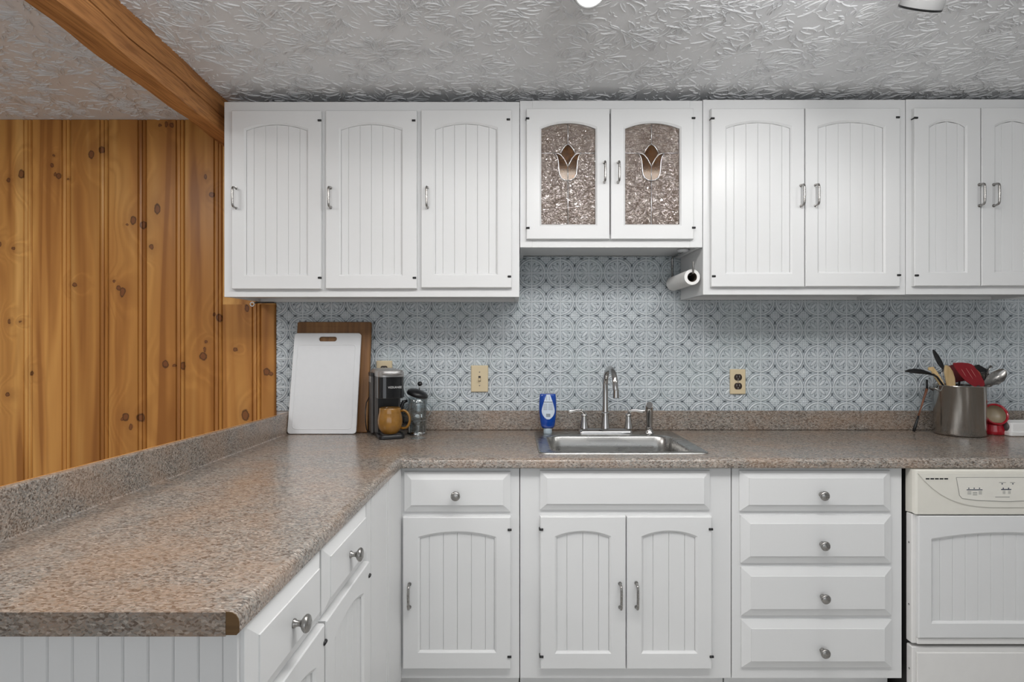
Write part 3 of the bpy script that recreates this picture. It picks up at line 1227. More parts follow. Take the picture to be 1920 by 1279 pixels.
# glass panes, lead lines and tulips of the two glass doors
for d, cpx, l, r in ((dB[0], 1065.3, 1015, 1116.8), (dB[1], 1222.5, 1172.6, 1274.8)):
    kx = 1 / F * YD
    cu = X(cpx, YD)
    wz = lambda y: Zp(170 + y / 3.876, YD)
    ux = lambda dx: cu + dx / 3.876 * kx
    yg = YF - 0.007
    m = MB()
    m.box(X(l, YD) + 0.0003, X(r, YD) - 0.0003, yg, yg + 0.003, Zp(420.5, YD), Zp(240.5, YD))
    half = (X(r, YD) - X(l, YD)) / 2
    mid = (X(r, YD) + X(l, YD)) / 2
    rise = Zp(230, YD) - Zp(240.5, YD)
    rad = (half * half + rise * rise) / (2 * rise)
    arc = []
    for i in range(13):
        xx = -half + 2 * half * i / 12
        arc.append((mid + xx * 0.999, Zp(230, YD) - rad + math.sqrt(rad * rad - xx * xx) - 0.0002))
    m.prism([arc[0]] + [arc[-1]] + arc[1:-1][::-1], lambda a, b, c: Vector((a, c, b)), yg + 0.003, yg)
    m.build('glass_pane', RGLASS, d, org=orgB)['label'] = 'hammered brownish glass pane'
    inner = [(-52, 447), (-36, 470), (-15, 510), (0, 547)]
    bud_l = [(0, 383), (-22, 397), (-40, 422), (-52, 447)]
    pet_top = [(-96, 449), (-72, 452), (-52, 462), (-30, 487), (-12, 520), (0, 547)]
    pet_out = [(-96, 449), (-80, 470), (-70, 505), (-66, 560), (-62, 600), (-48, 630), (-24, 645), (0, 648)]
    yl = yg - 0.0015

    def line(pts, sgn, rr=0.0019):
        m.tube([(ux(sgn * a), yl, wz(b)) for a, b in pts], rr, 8)
    m = MB()
    for s in (-1, 1):
        line(bud_l, s)
        line(pet_top, s)
        line(pet_out, s)
        line([(-96, 449), (-196, 449)], s, 0.0012)
    line([(0, 236), (0, 383)], 1, 0.0015)
    line([(0, 547), (0, 648)], 1, 0.0016)
    line([(0, 648), (0, 968)], 1, 0.0015)
    m.build('lead_came', LEAD, d, org=orgB)['label'] = 'silver lead lines drawing a tulip'
    for poly in (bud_l + [(-36, 470), (-15, 510), (0, 547)] + [(15, 510), (36, 470), (52, 447), (40, 422), (22, 397)],
                 pet_top + [(0, 600)] + pet_out[::-1][:-1],
                 [(-a, b) for a, b in pet_top + [(0, 600)] + pet_out[::-1][:-1]]):
        g = MB()
        P2 = [(ux(a), wz(b)) for a, b in poly]
        ar = sum(P2[i][0] * P2[(i + 1) % len(P2)][1] - P2[(i + 1) % len(P2)][0] * P2[i][1] for i in range(len(P2)))
        if ar < 0:
            P2 = P2[::-1]
        g.prism(P2, lambda a, b, c: Vector((a, c, b)), yg - 0.0002, yg - 0.0016)
        g.build('tulip_petal', PETAL, d, org=orgB)['label'] = 'amber glass tulip petal'

# ---- base cabinets
YBF = 1.985
YBD = YBF - 0.018
YBB = 2.56
fbase = fmap((0, YBF, 0), (1, 0, 0))
ZCT = 0.914
ZCB = 0.8802
ub = lambda p: X(p, YBD)
wb_ = lambda p: Zp(p, YBD)
Z0B = Zp(1272, YBF)


def base_cabinet(label, pxl, pxr, toe=True):
    x0, x1 = X(pxl, YBF), X(pxr, YBF)
    org = Vector(((x0 + x1) / 2, 2.27, 0))
    root = thing('base_cabinet', label, 'cabinet', org)
    m = MB()
    m.box(x0 + 0.001, x1 - 0.001, YBF, YBF + 0.02, Z0B, ZCB - 0.0006, 0.001)
    m.build('face_frame', PAINT, root, org=org)
    return root, org, x0, x1


def carcass(root, org, x0, x1, ztop=None):
    m = MB()
    zt = ztop or ZCB - 0.0006
    m.box(x0 + 0.002, x1 - 0.002, YBF + 0.0205, YBB, Z0B, zt)
    m.build('carcass', PAINT, root, org=org)
    m = MB()
    m.box(x0 + 0.002, x1 - 0.002, YBF + 0.075, YBF + 0.091, 0.0, Z0B - 0.0005)
    m.build('toe_kick', PAINT, root, org=org)


r, org, x0, x1 = base_cabinet('white base cabinet with one drawer over one arched door, left of the sink cabinet', 738, 974.3)
carcass(r, org, x0, x1)
drawer_front(r, org, fbase, ub(757), ub(957), wb_(961), wb_(886), bw=0.024, bh=0.024, knobs=[(ub(855), wb_(927.5))])
door(r, org, fbase, ub(755), ub(957.5), wb_(1255), wb_(969.8), ub(787), ub(927), wb_(1221), wb_(1010.5), wb_(1000), boards=6,
     handle=(ub(768), wb_(1138), wb_(1095)), hinges=[(ub(955.4), wb_(993.6)), (ub(955), wb_(1231.7))])
r, org, x0, x1 = base_cabinet('white sink base cabinet with a false drawer panel over two arched doors', 974.7, 1371)
carcass(r, org, x0, x1, 0.72)
drawer_front(r, org, fbase, ub(1013), ub(1333), wb_(957.5), wb_(884), bw=0.022, bh=0.022, name='false_drawer_panel')
door(r, org, fbase, ub(1013), ub(1173.4), wb_(1255), wb_(969), ub(1044), ub(1142.5), wb_(1222.5), wb_(1009.5), wb_(999), boards=4,
     handle=(ub(1162.5), wb_(1138.5), wb_(1094)), hinges=[(ub(1014.5), wb_(993)), (ub(1015), wb_(1231.5))])
door(r, org, fbase, ub(1175.4), ub(1335), wb_(1255), wb_(969), ub(1206), ub(1304.5), wb_(1222.5), wb_(1009.5), wb_(998.5), boards=4,
     handle=(ub(1193), wb_(1138), wb_(1093)), hinges=[(ub(1332.5), wb_(992.5)), (ub(1334), wb_(1231.5))])
r, org, x0, x1 = base_cabinet('white base cabinet with a stack of four drawers, left of the dishwasher', 1371.6, 1691.3)
carcass(r, org, x0, x1)
drawer_front(r, org, fbase, ub(1389), ub(1673), wb_(960), wb_(884), bw=0.028, bh=0.023, knobs=[(ub(1540), wb_(927))])
for (l, rr, t_, b_, kx, ky) in ((1391, 1674.8, 968, 1058, 1541, 1020), (1392, 1676, 1066.5, 1157, 1542, 1118.5), (1392.5, 1675.5, 1165, 1255, 1541.5, 1219.5)):
    drawer_front(r, org, fbase, ub(l), ub(rr), wb_(b_), wb_(t_), bw=0.029, bh=0.026, knobs=[(ub(kx), wb_(ky))])

# ---- peninsula cabinet: its face looks right, towards the room
UP = Vector((0.0243, 1, 0)).normalized()
XPF = -0.4115
PO = Vector((XPF, 0.87, 0))
fpen = fmap(PO, UP)
org = PO + Vector((-0.3, 0.5, 0))
pen = thing('peninsula_cabinet', 'white peninsula cabinet with two drawers and two doors, in the left foreground', 'cabinet', org)
PLEN = (YBF - 0.87) / UP.y - 0.003
PDEP = 0.60
m = MB()
m.add([fpen(a, w, n) for n in (-0.0205, 0) for (a, w) in ((0, Z0B), (PLEN, Z0B), (PLEN, ZCB - 0.0006), (0, ZCB - 0.0006))],
      [(3, 2, 1, 0), (4, 5, 6, 7), (0, 1, 5, 4), (1, 2, 6, 5), (2, 3, 7, 6), (3, 0, 4, 7)])
m.build('face_frame', PAINT, pen, org=org)
m = MB()
m.add([fpen(a, w, n) for n in (-PDEP, -0.021) for (a, w) in ((0.014, Z0B), (PLEN, Z0B), (PLEN, ZCB - 0.0006), (0.014, ZCB - 0.0006))],
      [(3, 2, 1, 0), (4, 5, 6, 7), (0, 1, 5, 4), (1, 2, 6, 5), (2, 3, 7, 6), (3, 0, 4, 7)])
m.build('carcass', PAINT, pen, org=org)
m = MB()
m.add([fpen(a, w, n) for n in (-PDEP, -0.085) for (a, w) in ((0.014, 0), (PLEN, 0), (PLEN, Z0B - 0.0005), (0.014, Z0B - 0.0005))],
      [(3, 2, 1, 0), (4, 5, 6, 7), (0, 1, 5, 4), (1, 2, 6, 5), (2, 3, 7, 6), (3, 0, 4, 7)])
m.build('toe_kick', PAINT, pen, org=org)
# end panel boards
fend = fmap(PO + Vector((0, 0.0135, 0)), (1, 0, 0))
bwid = 47.4 / F * 0.87
xx = -0.0215
i = 0
while xx > -PDEP + 0.002:
    a1, b1 = max(xx - bwid, -PDEP) + 0.0002, xx - 0.0002
    c_ = 0.002
    g = MB()
    z0, z1 = Z0B, ZCB - 0.001
    tn = 0.011
    g.add([fend(a1, z0, 0), fend(b1, z0, 0), fend(b1, z1, 0), fend(a1, z1, 0), fend(a1, z0, tn - .0025), fend(b1, z0, tn - .0025), fend(b1, z1, tn - .0025), fend(a1, z1, tn - .0025),
           fend(a1 + c_, z0, tn), fend(b1 - c_, z0, tn), fend(b1 - c_, z1, tn), fend(a1 + c_, z1, tn)],
          [(0, 3, 2, 1), (0, 1, 5, 4), (1, 2, 6, 5), (2, 3, 7, 6), (3, 0, 4, 7), (8, 9, 10, 11), (4, 8, 11, 7), (9, 5, 6, 10), (4, 5, 9, 8), (11, 10, 6, 7)])
    g.build('end_board', PAINT, pen, org=org)
    xx -= bwid
# corner filler boards between the peninsula and the sink run
for a, b in ((1.545, 1.588), (1.593, 1.765), (1.770, 1.792), (1.797, 1.981)):
    g = MB()
    a1, b1 = a - 0.87, b - 0.87
    tn = 0.008
    g.add([fpen(a1, Z0B, 0.0002), fpen(b1, Z0B, 0.0002), fpen(b1, ZCB - .001, 0.0002), fpen(a1, ZCB - .001, 0.0002),
           fpen(a1 + .003, Z0B, tn), fpen(b1 - .003, Z0B, tn), fpen(b1 - .003, ZCB - .001, tn), fpen(a1 + .003, ZCB - .001, tn)],
          [(0, 3, 2, 1), (4, 5, 6, 7), (0, 1, 5, 4), (1, 2, 6, 5), (2, 3, 7, 6), (3, 0, 4, 7)])
    g.build('filler_board', PAINT, pen, org=org)
for (a, b, kd) in ((0.008, 0.328, 0.0), (0.338, 0.668, 0.0)):
    d_ = drawer_front(pen, org, fpen, a, b, 0.738, 0.8785, bw=0.028, bh=0.026, knobs=[((a + b) / 2, 0.806)])
    door(pen, org, fpen, a, b, Z0B + 0.02, 0.728, a + 0.055, b - 0.055, Z0B + 0.075, 0.658, 0.678, boards=6,
         handle=(a + 0.022, 0.36, 0.44), hinges=[(b - 0.002, 0.69), (b - 0.002, 0.22)])

# ------------------------------------------------------------------ worktop
ctop = thing('countertop', 'L-shaped speckled brown and grey laminate worktop with a rounded front edge', 'countertop', (-0.3, 1.9, ZCT))
co = Vector((-0.3, 1.9, ZCT))
YN = 1.957                                   # front of the nose along the sink run
XN0, YN0 = -0.3985, 0.8505                     # front of the nose at the peninsula end
XN1 = -0.3715                                  # at the inner corner
XCR = 2.42
# nose profile: (distance behind the front, z)
prof = [(0.030, ZCB), (0.004, ZCB), (0.0, ZCB + 0.004), (0.0, ZCT - 0.016)]
prof += [(0.016 - 0.016 * math.cos(a), ZCT - 0.016 + 0.016 * math.sin(a)) for a in (0.4, 0.8, 1.2, pi / 2)]
pa, pb, pc = Vector((XN0, YN0, 0)), Vector((XN1, YN, 0)), Vector((XCR, YN, 0))
dn1 = Vector((-UP.y, UP.x, 0))                  # inward normal of the peninsula front (to the left)
d1 = (pb - pa).normalized()
dn1 = Vector((-d1.y, d1.x, 0))
dn2 = Vector((0, 1, 0))


def miter(s):
    # point at inward distance s from both fronts at the inner corner
    y = YN + s
    # line: pa + dn1*s + d1*t with that y
    p = pa + dn1 * s
    t = (y - p.y) / d1.y
    return p + d1 * t


m = MB()
l0 = [pa + dn1 * s + Vector((0, 0, z)) for s, z in prof]
l1 = [miter(s) + Vector((0, 0, z)) for s, z in prof]
l2 = [pc + dn2 * s + Vector((0, 0, z)) for s, z in prof]
m.loft([l0, l1, l2], smooth=True, closed=False)
SX0, SX1, SY0, SY1 = 0.122, 0.668, 2.056, 2.46      # cut-out for the sink


def xledge(y):
    return -0.957 - 0.0368 * (2.46 - y)


def flat(pts, z=ZCT, flip=False):
    m.add([(p[0], p[1], z) for p in pts], [tuple(range(len(pts)))[::-1] if flip else tuple(range(len(pts)))])


sN = 0.016
mi = miter(sN)
pe = pa + dn1 * sN
YBK = 2.585
yn = YN + sN
ends = (xledge(YN0) - 0.03, xledge(YBK) - 0.03)
for z, fl in ((ZCT, False), (ZCB, True)):
    flat([(ends[0], YN0), (pe.x, pe.y), (mi.x, mi.y), (mi.x, YBK), (ends[1], YBK)], z, fl)
    flat([(mi.x, yn), (SX0, yn), (SX0, YBK), (mi.x, YBK)], z, fl)
    flat([(SX0, yn), (SX1, yn), (SX1, SY0), (SX0, SY0)], z, fl)
    flat([(SX0, SY1), (SX1, SY1), (SX1, YBK), (SX0, YBK)], z, fl)
    flat([(SX1, yn), (XCR, yn), (XCR, YBK), (SX1, YBK)], z, fl)
# walls of the sink cut-out and the hidden edges
for a, b in (((SX0, SY0), (SX1, SY0)), ((SX1, SY0), (SX1, SY1)), ((SX1, SY1), (SX0, SY1)), ((SX0, SY1), (SX0, SY0))):
    m.add([(a[0], a[1], ZCT), (b[0], b[1], ZCT), (b[0], b[1], ZCB), (a[0], a[1], ZCB)], [(0, 1, 2, 3)])
for a, b in (((ends[1], YBK), (ends[0], YN0)), ((XCR, YBK), (ends[1], YBK)), ((XCR, yn), (XCR, YBK)), ((ends[0], YN0), (pe.x, pe.y))):
    m.add([(a[0], a[1], ZCB), (b[0], b[1], ZCB), (b[0], b[1], ZCT), (a[0], a[1], ZCT)], [(0, 1, 2, 3)])
m.build('worktop', LAM, ctop, org=co, sharp=40)
# raw end of the nose and the laminate end band
m = MB()
xe0 = X(424, YN0)
pe_poly = [(XN0 - s, z) for s, z in prof if s < 0.0301]
pe_poly = [(xe0, ZCB), (XN0 - 0.004, ZCB)] + [(XN0 - s, z) for s, z in prof[2:]] + [(xe0, ZCT)]
m.prism(pe_poly, lambda a, b, c: Vector((a, c, b)), YN0 - 0.0002, YN0 - 0.0012)
m.build('raw_end', PBOARD, ctop, org=co)['label'] = 'bare brown chipboard end of the rounded edge'
m = MB()
m.box(ends[0], xe0, YN0 - 0.0024, YN0 - 0.0002, ZCB - 0.0015, ZCT)
m.build('end_band', LAM, ctop, org=co)
# upstand along the back wall
m = MB()
m.box(xledge(2.59) + 0.001, XCR, 2.580, 2.5955, ZCT + 0.0002, ZBS, 0.003)
m.build('upstand', LAM, ctop, org=co)
# upstand along the open side of the peninsula
m = MB()
loops = []
for y in (YN0, 1.2, 1.6, 2.0, 2.4, 2.5845):
    xf_ = xledge(y)
    zt = 1.0005 + 0.0139 * (2.44 - y)
    sec = [(xf_ - 0.020, ZCT + 0.0002), (xf_ + 0.003, ZCT + 0.0002), (xf_ + 0.0005, ZCT + 0.003), (xf_, ZCT + 0.008), (xf_, zt - 0.004), (xf_ - 0.0012, zt - 0.001), (xf_ - 0.004, zt), (xf_ - 0.020, zt)]
    loops.append([Vector((a, y, z)) for a, z in sec])
m.loft(loops[::-1], smooth=False, cap0=True, cap1=True)
m.build('peninsula_upstand', LAM, ctop, org=co)
m = MB()
loops = []
for y in (YN0 + 0.02, 2.40, 2.582):
    xf_ = xledge(y) - 0.0203
    zt = 1.0005 + 0.0139 * (2.44 - y) - 0.0008
    loops.append([Vector((a, y, z)) for a, z in ((xf_ - 0.008, 0.60), (xf_, 0.60), (xf_, zt), (xf_ - 0.008, zt))])
m.loft(loops[::-1], smooth=False, cap0=True, cap1=True)
tag(m.build('back_board', PINE, ctop, org=co), 'thin pine strip behind the peninsula upstand')

# ------------------------------------------------------------------ sink
sk = thing('sink', 'single-bowl stainless steel sink set into the worktop', 'sink', (0.395, 2.28, ZCT))
so = Vector((0.395, 2.28, ZCT))
OX0, OX1, OY0, OY1 = 0.0935, 0.696, 2.034, 2.528
IX0, IX1, IY0, IY1 = 0.146, 0.643, 2.072, 2.416
m = MB()


def L3(x0, x1, y0, y1, r, z, n=8):
    return [Vector((a, b, z)) for a, b in rrect(x0, x1, y0, y1, r, n)]


zr = ZCT + 0.0045
loops = [L3(OX0, OX1, OY0, OY1, 0.03, ZCT + 0.0003), L3(OX0 + 0.001, OX1 - 0.001, OY0 + 0.001, OY1 - 0.001, 0.03, ZCT + 0.003),
         L3(OX0 + 0.004, OX1 - 0.004, OY0 + 0.004, OY1 - 0.004, 0.028, zr), L3(OX0 + 0.010, OX1 - 0.010, OY0 + 0.010, OY1 - 0.010, 0.026, zr - 0.001),
         L3(IX0 - 0.010, IX1 + 0.010, IY0 - 0.008, IY1 + 0.010, 0.055, zr - 0.0012), L3(IX0 - 0.004, IX1 + 0.004, IY0 - 0.003, IY1 + 0.004, 0.055, zr - 0.003),
         L3(IX0, IX1, IY0, IY1, 0.055, zr - 0.009), L3(IX0 + 0.004, IX1 - 0.004, IY0 + 0.004, IY1 - 0.004, 0.055, zr - 0.05),
         L3(IX0 + 0.012, IX1 - 0.012, IY0 + 0.012, IY1 - 0.012, 0.055, zr - 0.14), L3(IX0 + 0.02, IX1 - 0.02, IY0 + 0.02, IY1 - 0.02, 0.052, zr - 0.160),
         L3(IX0 + 0.04, IX1 - 0.04, IY0 + 0.04, IY1 - 0.04, 0.045, zr - 0.172), L3(IX0 + 0.19, IX1 - 0.19, IY0 + 0.12, IY1 - 0.12, 0.04, zr - 0.178)]
m.loft(loops, smooth=True, cap1=True)
m.build('basin', SINK, sk, org=so, sharp=60)
m = MB()
m.lathe([(0.045, 0.003), (0.043, 0.004), (0.036, 0.002), (0.030, -0.001), (0.0, -0.002)], ((IX0 + IX1) / 2, (IY0 + IY1) / 2, zr - 0.178), n=28)
m.build('drain', CHROME, sk, org=so)

# ------------------------------------------------------------------ faucet
ZD = ZCT + 0.0036
fx, fy = X(1135, 2.468), 2.468
fa = thing('faucet', 'chrome gooseneck kitchen faucet with two lever handles behind the sink', 'faucet', (fx, fy, ZD))
fo = Vector((fx, fy, ZD))
m = MB()
hx = 0.1135
m.loft([[Vector((fx + a, fy + b, ZD + z)) for a, b in rrect(-hx + e, hx - e, -0.028 + e, 0.028 - e, 0.012)] for e, z in ((0, 0), (0, 0.006), (0.003, 0.012), (0.009, 0.020), (0.012, 0.022))], cap0=True, cap1=True)
m.build('base_plate', CHROME, fa, org=fo, sharp=40)
m = MB()
m.lathe([(0.0, 0.0), (0.0195, 0.0), (0.0185, 0.012), (0.0155, 0.035), (0.0140, 0.058), (0.0165, 0.060), (0.0165, 0.066), (0.0130, 0.069), (0.0, 0.07)], (fx, fy, ZD + 0.022), n=28)
m.build('spout_base', CHROME, fa, org=fo, sharp=40)
m = MB()
ztop = 1.196
rb = 0.072
path = [(fx, fy, ZD + 0.08), (fx, fy, 1.03), (fx, fy, ztop - rb)]
tdir = Vector((0.018, -0.15, 0)).normalized()
for i in range(1, 15):
    a = pi * i / 14
    off = rb * (1 - math.cos(a))
    path.append((fx + tdir.x * off, fy + tdir.y * off, ztop - rb + rb * math.sin(a)))
ex, ey = fx + tdir.x * 2 * rb, fy + tdir.y * 2 * rb
path.append((ex + 0.002, ey - 0.002, ztop - rb - 0.015))
m.tube(path, [0.0118] * 3 + [0.0118] * 8 + [0.0115] * 7, 16)
m.build('spout', CHROME, fa, org=fo, sharp=60)
m = MB()
m.lathe([(0.0, -0.030), (0.0125, -0.030), (0.0128, -0.026), (0.0122, 0.0), (0.0126, 0.004), (0.0, 0.005)], (ex + 0.002, ey - 0.002, ztop - rb - 0.012), n=20)
m.build('aerator', CHROME, fa, org=fo, sharp=40)
for s in (-1, 1):
    hxp = fx + s * 0.094 + 0.004
    m = MB()
    m.lathe([(0.0, 0.0), (0.0190, 0.0), (0.0185, 0.006), (0.0135, 0.030), (0.0105, 0.050), (0.0125, 0.052), (0.0125, 0.057), (0.009, 0.062), (0.0, 0.064)], (hxp, fy, ZD + 0.022), n=24)
    z = ZD + 0.022 + 0.06
    m.tube([(hxp, fy, z - 0.006), (hxp + s * 0.002, fy - 0.003, z + 0.008), (hxp + s * 0.012, fy - 0.006, z + 0.016), (hxp + s * 0.030, fy - 0.009, z + 0.017), (hxp + s * 0.055, fy - 0.012, z + 0.013), (hxp + s * 0.066, fy - 0.013, z + 0.013)],
           [0.007, 0.0075, 0.0068, 0.0062, 0.0072, 0.0050], 12, flat=0.7)
    m.build('lever_handle', CHROME, fa, org=fo, sharp=50)

sx_, sy_ = X(1217.5, 2.468), 2.468
sp = thing('side_sprayer', 'chrome side sprayer standing right of the faucet', 'sprayer', (sx_, sy_, ZD))
spo = Vector((sx_, sy_, ZD))
m = MB()
m.lathe([(0.0, 0.0), (0.022, 0.0), (0.021, 0.005), (0.015, 0.012), (0.0135, 0.022), (0.015, 0.026), (0.0, 0.028)], spo, n=24)
m.build('escutcheon', CHROME, sp, org=spo, sharp=40)
m = MB()
m.tube([spo + Vector(p) for p in ((0, 0, 0.026), (0, 0, 0.05), (0, 0, 0.085), (-0.001, -0.003, 0.105), (-0.003, -0.010, 0.118), (-0.005, -0.022, 0.123))], [0.0125, 0.0135, 0.0150, 0.0155, 0.0155, 0.0140], 18)
m.build('spray_head', CHROME, sp, org=spo, sharp=60)
m = MB()
m.tube([spo + Vector((-0.005, -0.0215, 0.1228)), spo + Vector((-0.0053, -0.0240, 0.1236))], 0.0137, 18)
m.build('spray_face', GREYP, sp, org=spo, sharp=40)
m = MB()
m.tube([spo + Vector(p) for p in ((0.002, 0.0135, 0.045), (0.001, 0.016, 0.075), (-0.001, 0.014, 0.108))], [0.004, 0.006, 0.005], 10)
m.build('trigger', BLACKP, sp, org=spo)

# ------------------------------------------------------------------ dish soap
bx, by = X(1027, 2.472), 2.472
so2 = Vector((bx, by, ZD))
dsoap = thing('soap_bottle', 'upside-down blue dish soap bottle with a white label, left of the faucet', 'bottle', so2)
m = MB()
rows = [(0.017, 0.012, 0.022), (0.024, 0.015, 0.024), (0.029, 0.0175, 0.032), (0.0325, 0.019, 0.055), (0.0355, 0.0205, 0.085), (0.0370, 0.021, 0.110), (0.0368, 0.021, 0.130), (0.0355, 0.020, 0.150), (0.0335, 0.019, 0.166), (0.0322, 0.018, 0.1675), (0.030, 0.016, 0.1685)]
NB = 32


def sup(a, rx, ry, z):
    c, s = math.cos(a), math.sin(a)
    e = 2 / 2.5
    return so2 + Vector((math.copysign(abs(c) ** e, c) * rx, math.copysign(abs(s) ** e, s) * ry, z))


m.loft([[sup(2 * pi * k / NB, rx, ry, z) for k in range(NB)] for rx, ry, z in rows], cap0=True, cap1=True)
m.build('bottle_body', BLUE, dsoap, org=so2, sharp=50)
m = MB()
m.lathe([(0.0, 0.0), (0.0175, 0.0), (0.0185, 0.003), (0.0175, 0.020), (0.015, 0.0235), (0.0, 0.0235)], so2, n=24, sy=0.8)
m.build('cap', CLOUDY, dsoap, org=so2, sharp=40)


def bottle_front(x, z):
    for (a, b) in zip(rows[:-1], rows[1:]):
        if a[2] <= z <= b[2]:
            t = (z - a[2]) / (b[2] - a[2])
            rx, ry = a[0] + (b[0] - a[0]) * t, a[1] + (b[1] - a[1]) * t
            return so2 + Vector((x, -ry * max(1 - (abs(x) / rx) ** 2.5, 0) ** (1 / 2.5), z))
    return so2


def patch(poly_w, z0, z1, off, rows_n=14, cols=8):
    vs, fs = [], []
    for i in range(rows_n + 1):
        z = z0 + (z1 - z0) * i / rows_n
        a, b = poly_w(z)
        for j in range(cols + 1):
            vs.append(bottle_front(a + (b - a) * j / cols, z) + Vector((0, -off, 0)))
    for i in range(rows_n):
        for j in range(cols):
            q = i * (cols + 1) + j
            fs.append((q, q + 1, q + cols + 2, q + cols + 1))
    return vs, fs


def lab(z):
    t = (z - 0.062) / (0.166 - 0.062)
    hw = 0.0275 * (math.sin(min(1, (t + 0.02) / 0.36) * pi / 2) ** 0.6 if t < 0.36 else 1 - 0.72 * ((t - 0.36) / 0.64) ** 1.25)
    return -hw + 0.001, hw + 0.001


m = MB()
m.add(*patch(lab, 0.062, 0.166, 0.0006), True)
m.build('label', LABELW, dsoap, org=so2)['label'] = 'white teardrop back label with small print'
m = MB()


def bar(x0, x1, z0, z1, off=0.0010):
    m.add(*patch(lambda z: (x0, x1), z0, z1, off, 1, 4))


bar(-0.020, 0.019, 0.1335, 0.1362)
for k in range(7):
    z = 0.128 - 0.0042 * k
    bar(-0.020, -0.003, z - 0.0010, z)
    bar(0.001, 0.0205, z - 0.0010, z)
for k in range(5):
    bar(-0.009 + k * 0.0001, -0.004, 0.143 + 0.0042 * k, 0.1442 + 0.0042 * k)
    bar(0.003, 0.009 - 0.0006 * k, 0.143 + 0.0042 * k, 0.1442 + 0.0042 * k)
for k in range(9):
    bar(-0.008 + k * 0.0020, -0.0070 + k * 0.0020, 0.072, 0.086)
m.build('label_print', INK, dsoap, org=so2)

# ------------------------------------------------------------------ switch and outlets on the tiles
YPL = YT - 0.0035


def plate(name, label, cat, pl, pr, pt, pb):
    x0, x1, z0, z1 = X(pl, YPL), X(pr, YPL), Zp(pb, YPL), Zp(pt, YPL)
    c = Vector(((x0 + x1) / 2, YPL, (z0 + z1) / 2))
    t = thing(name, label, cat, c)
    m = MB()
    f = lambda e, y: [Vector((a, YPL + y, b)) for a, b in rrect(x0 + e, x1 - e, z0 + e, z1 - e, 0.003, 3)]
    m.loft([f(0, 0.002), f(0, -0.003), f(0.003, -0.0055)], smooth=False, cap0=True, cap1=True)
    m.build('cover_plate', IVORY, t, org=c)
    return t, c


def screw(t, c, dz, mat):
    m = MB()
    m.lathe([(0.0028, 0.0), (0.0024, 0.0010), (0.0, 0.0013)], c + Vector((0, -0.0055, dz)), axis='-y', n=12)
    m.build('screw', mat, t, org=c)


t, c = plate('light_switch', 'ivory toggle light switch on the tiles between coffee maker and sink', 'switch', 883.3, 915.3, 685.3, 735)
screw(t, c, 0.030, SATIN)
screw(t, c, -0.030, SATIN)
m = MB()
m.box(c.x - 0.0052, c.x + 0.0052, c.y - 0.0060, c.y - 0.0052, c.z - 0.0125, c.z + 0.0125)
m.build('toggle_slot', BROWNP, t, org=c)
m = MB()
m.M = Matrix.Translation(c + Vector((0, -0.006, 0))) @ Matrix.Rotation(math.radians(28), 4, 'X')
m.box(-0.0040, 0.0040, -0.015, 0.0, -0.0045, 0.0045, 0.0012)
m.build('toggle', IVORY, t, org=c)


def receptacle(t, c):
    for dz in (0.0195, -0.0195):
        m = MB()
        pts = [(a, b) for a, b in arcpts((0, 0), 0.0172, 0, 2 * pi * 31 / 32, 31)]
        pts = [(a, max(-0.0140, min(0.0140, b))) for a, b in pts]
        m.prism([(c.x + a, c.z + dz + b) for a, b in pts], lambda a, b, cc: Vector((a, cc, b)), c.y - 0.0050, c.y - 0.0075)
        f = m.build('receptacle', BROWNP, t, org=c)
        m = MB()
        for sx in (-0.0064, 0.0064):
            m.box(c.x + sx - 0.0011, c.x + sx + 0.0011, c.y - 0.0081, c.y - 0.0074, c.z + dz - 0.001, c.z + dz + 0.008)
        m.lathe([(0.0026, 0.0), (0.0022, 0.0006), (0.0, 0.0006)], (c.x, c.y - 0.0075, c.z + dz - 0.008), axis='-y', n=10)
        m.build('contact', SILVERP, f, org=c)
    screw(t, c, 0.0, SATIN)


t, c = plate('wall_outlet', 'ivory outlet plate with two brown sockets, right of the faucet', 'outlet', 1368.5, 1397.3, 692.3, 739)
receptacle(t, c)
t, c = plate('wall_outlet', 'ivory outlet plate half hidden behind the coffee maker', 'outlet', 706, 735.5, 676.5, 723.5)
receptacle(t, c)

# ------------------------------------------------------------------ boards leaning on the back wall
def leaning(name, label, cat, xl, xr, ybase, t, h, ang, mat, rc):
    r = thing(name, label, cat, (xl, ybase, ZCT + 0.0005), (-ang, 0, 0))
    return r


aw = math.radians(8.0)
wbd = leaning('wooden_cutting_board', 'large dark wooden cutting board leaning on the tiles behind the white one', 'cutting board', -0.9485, -0.622, 2.502, 0.018, 0.485, aw, BAMBOO, 0.006)
wbd.location.z += 0.001
m = MB()
Wd, Hh, Th = 0.3265, 0.484, 0.018
f = lambda e, y: [Vector((a, y, b)) for a, b in rrect(e, Wd - e, e, Hh - e, 0.008, 5)]
m.loft([f(0.003, Th), f(0, Th - 0.003), f(0, 0.003), f(0.003, 0.0)], smooth=False, cap0=True, cap1=True)
m.build('board', BAMBOO, wbd)
m = MB()
gro = [(0.02, 0.02), (Wd - 0.02, 0.02), (Wd - 0.02, Hh - 0.02), (0.02, Hh - 0.02)]
m.loft([[Vector((a, -0.0004, b)) for a, b in rrect(0.022, Wd - 0.022, 0.022, Hh - 0.022, 0.02, 5)], [Vector((a, -0.0009, b)) for a, b in rrect(0.0235, Wd - 0.0235, 0.0235, Hh - 0.0235, 0.019, 5)],
        [Vector((a, -0.0004, b)) for a, b in rrect(0.025, Wd - 0.025, 0.025, Hh - 0.025, 0.018, 5)]])
m.build('rim_line', BAMBOO, wbd)

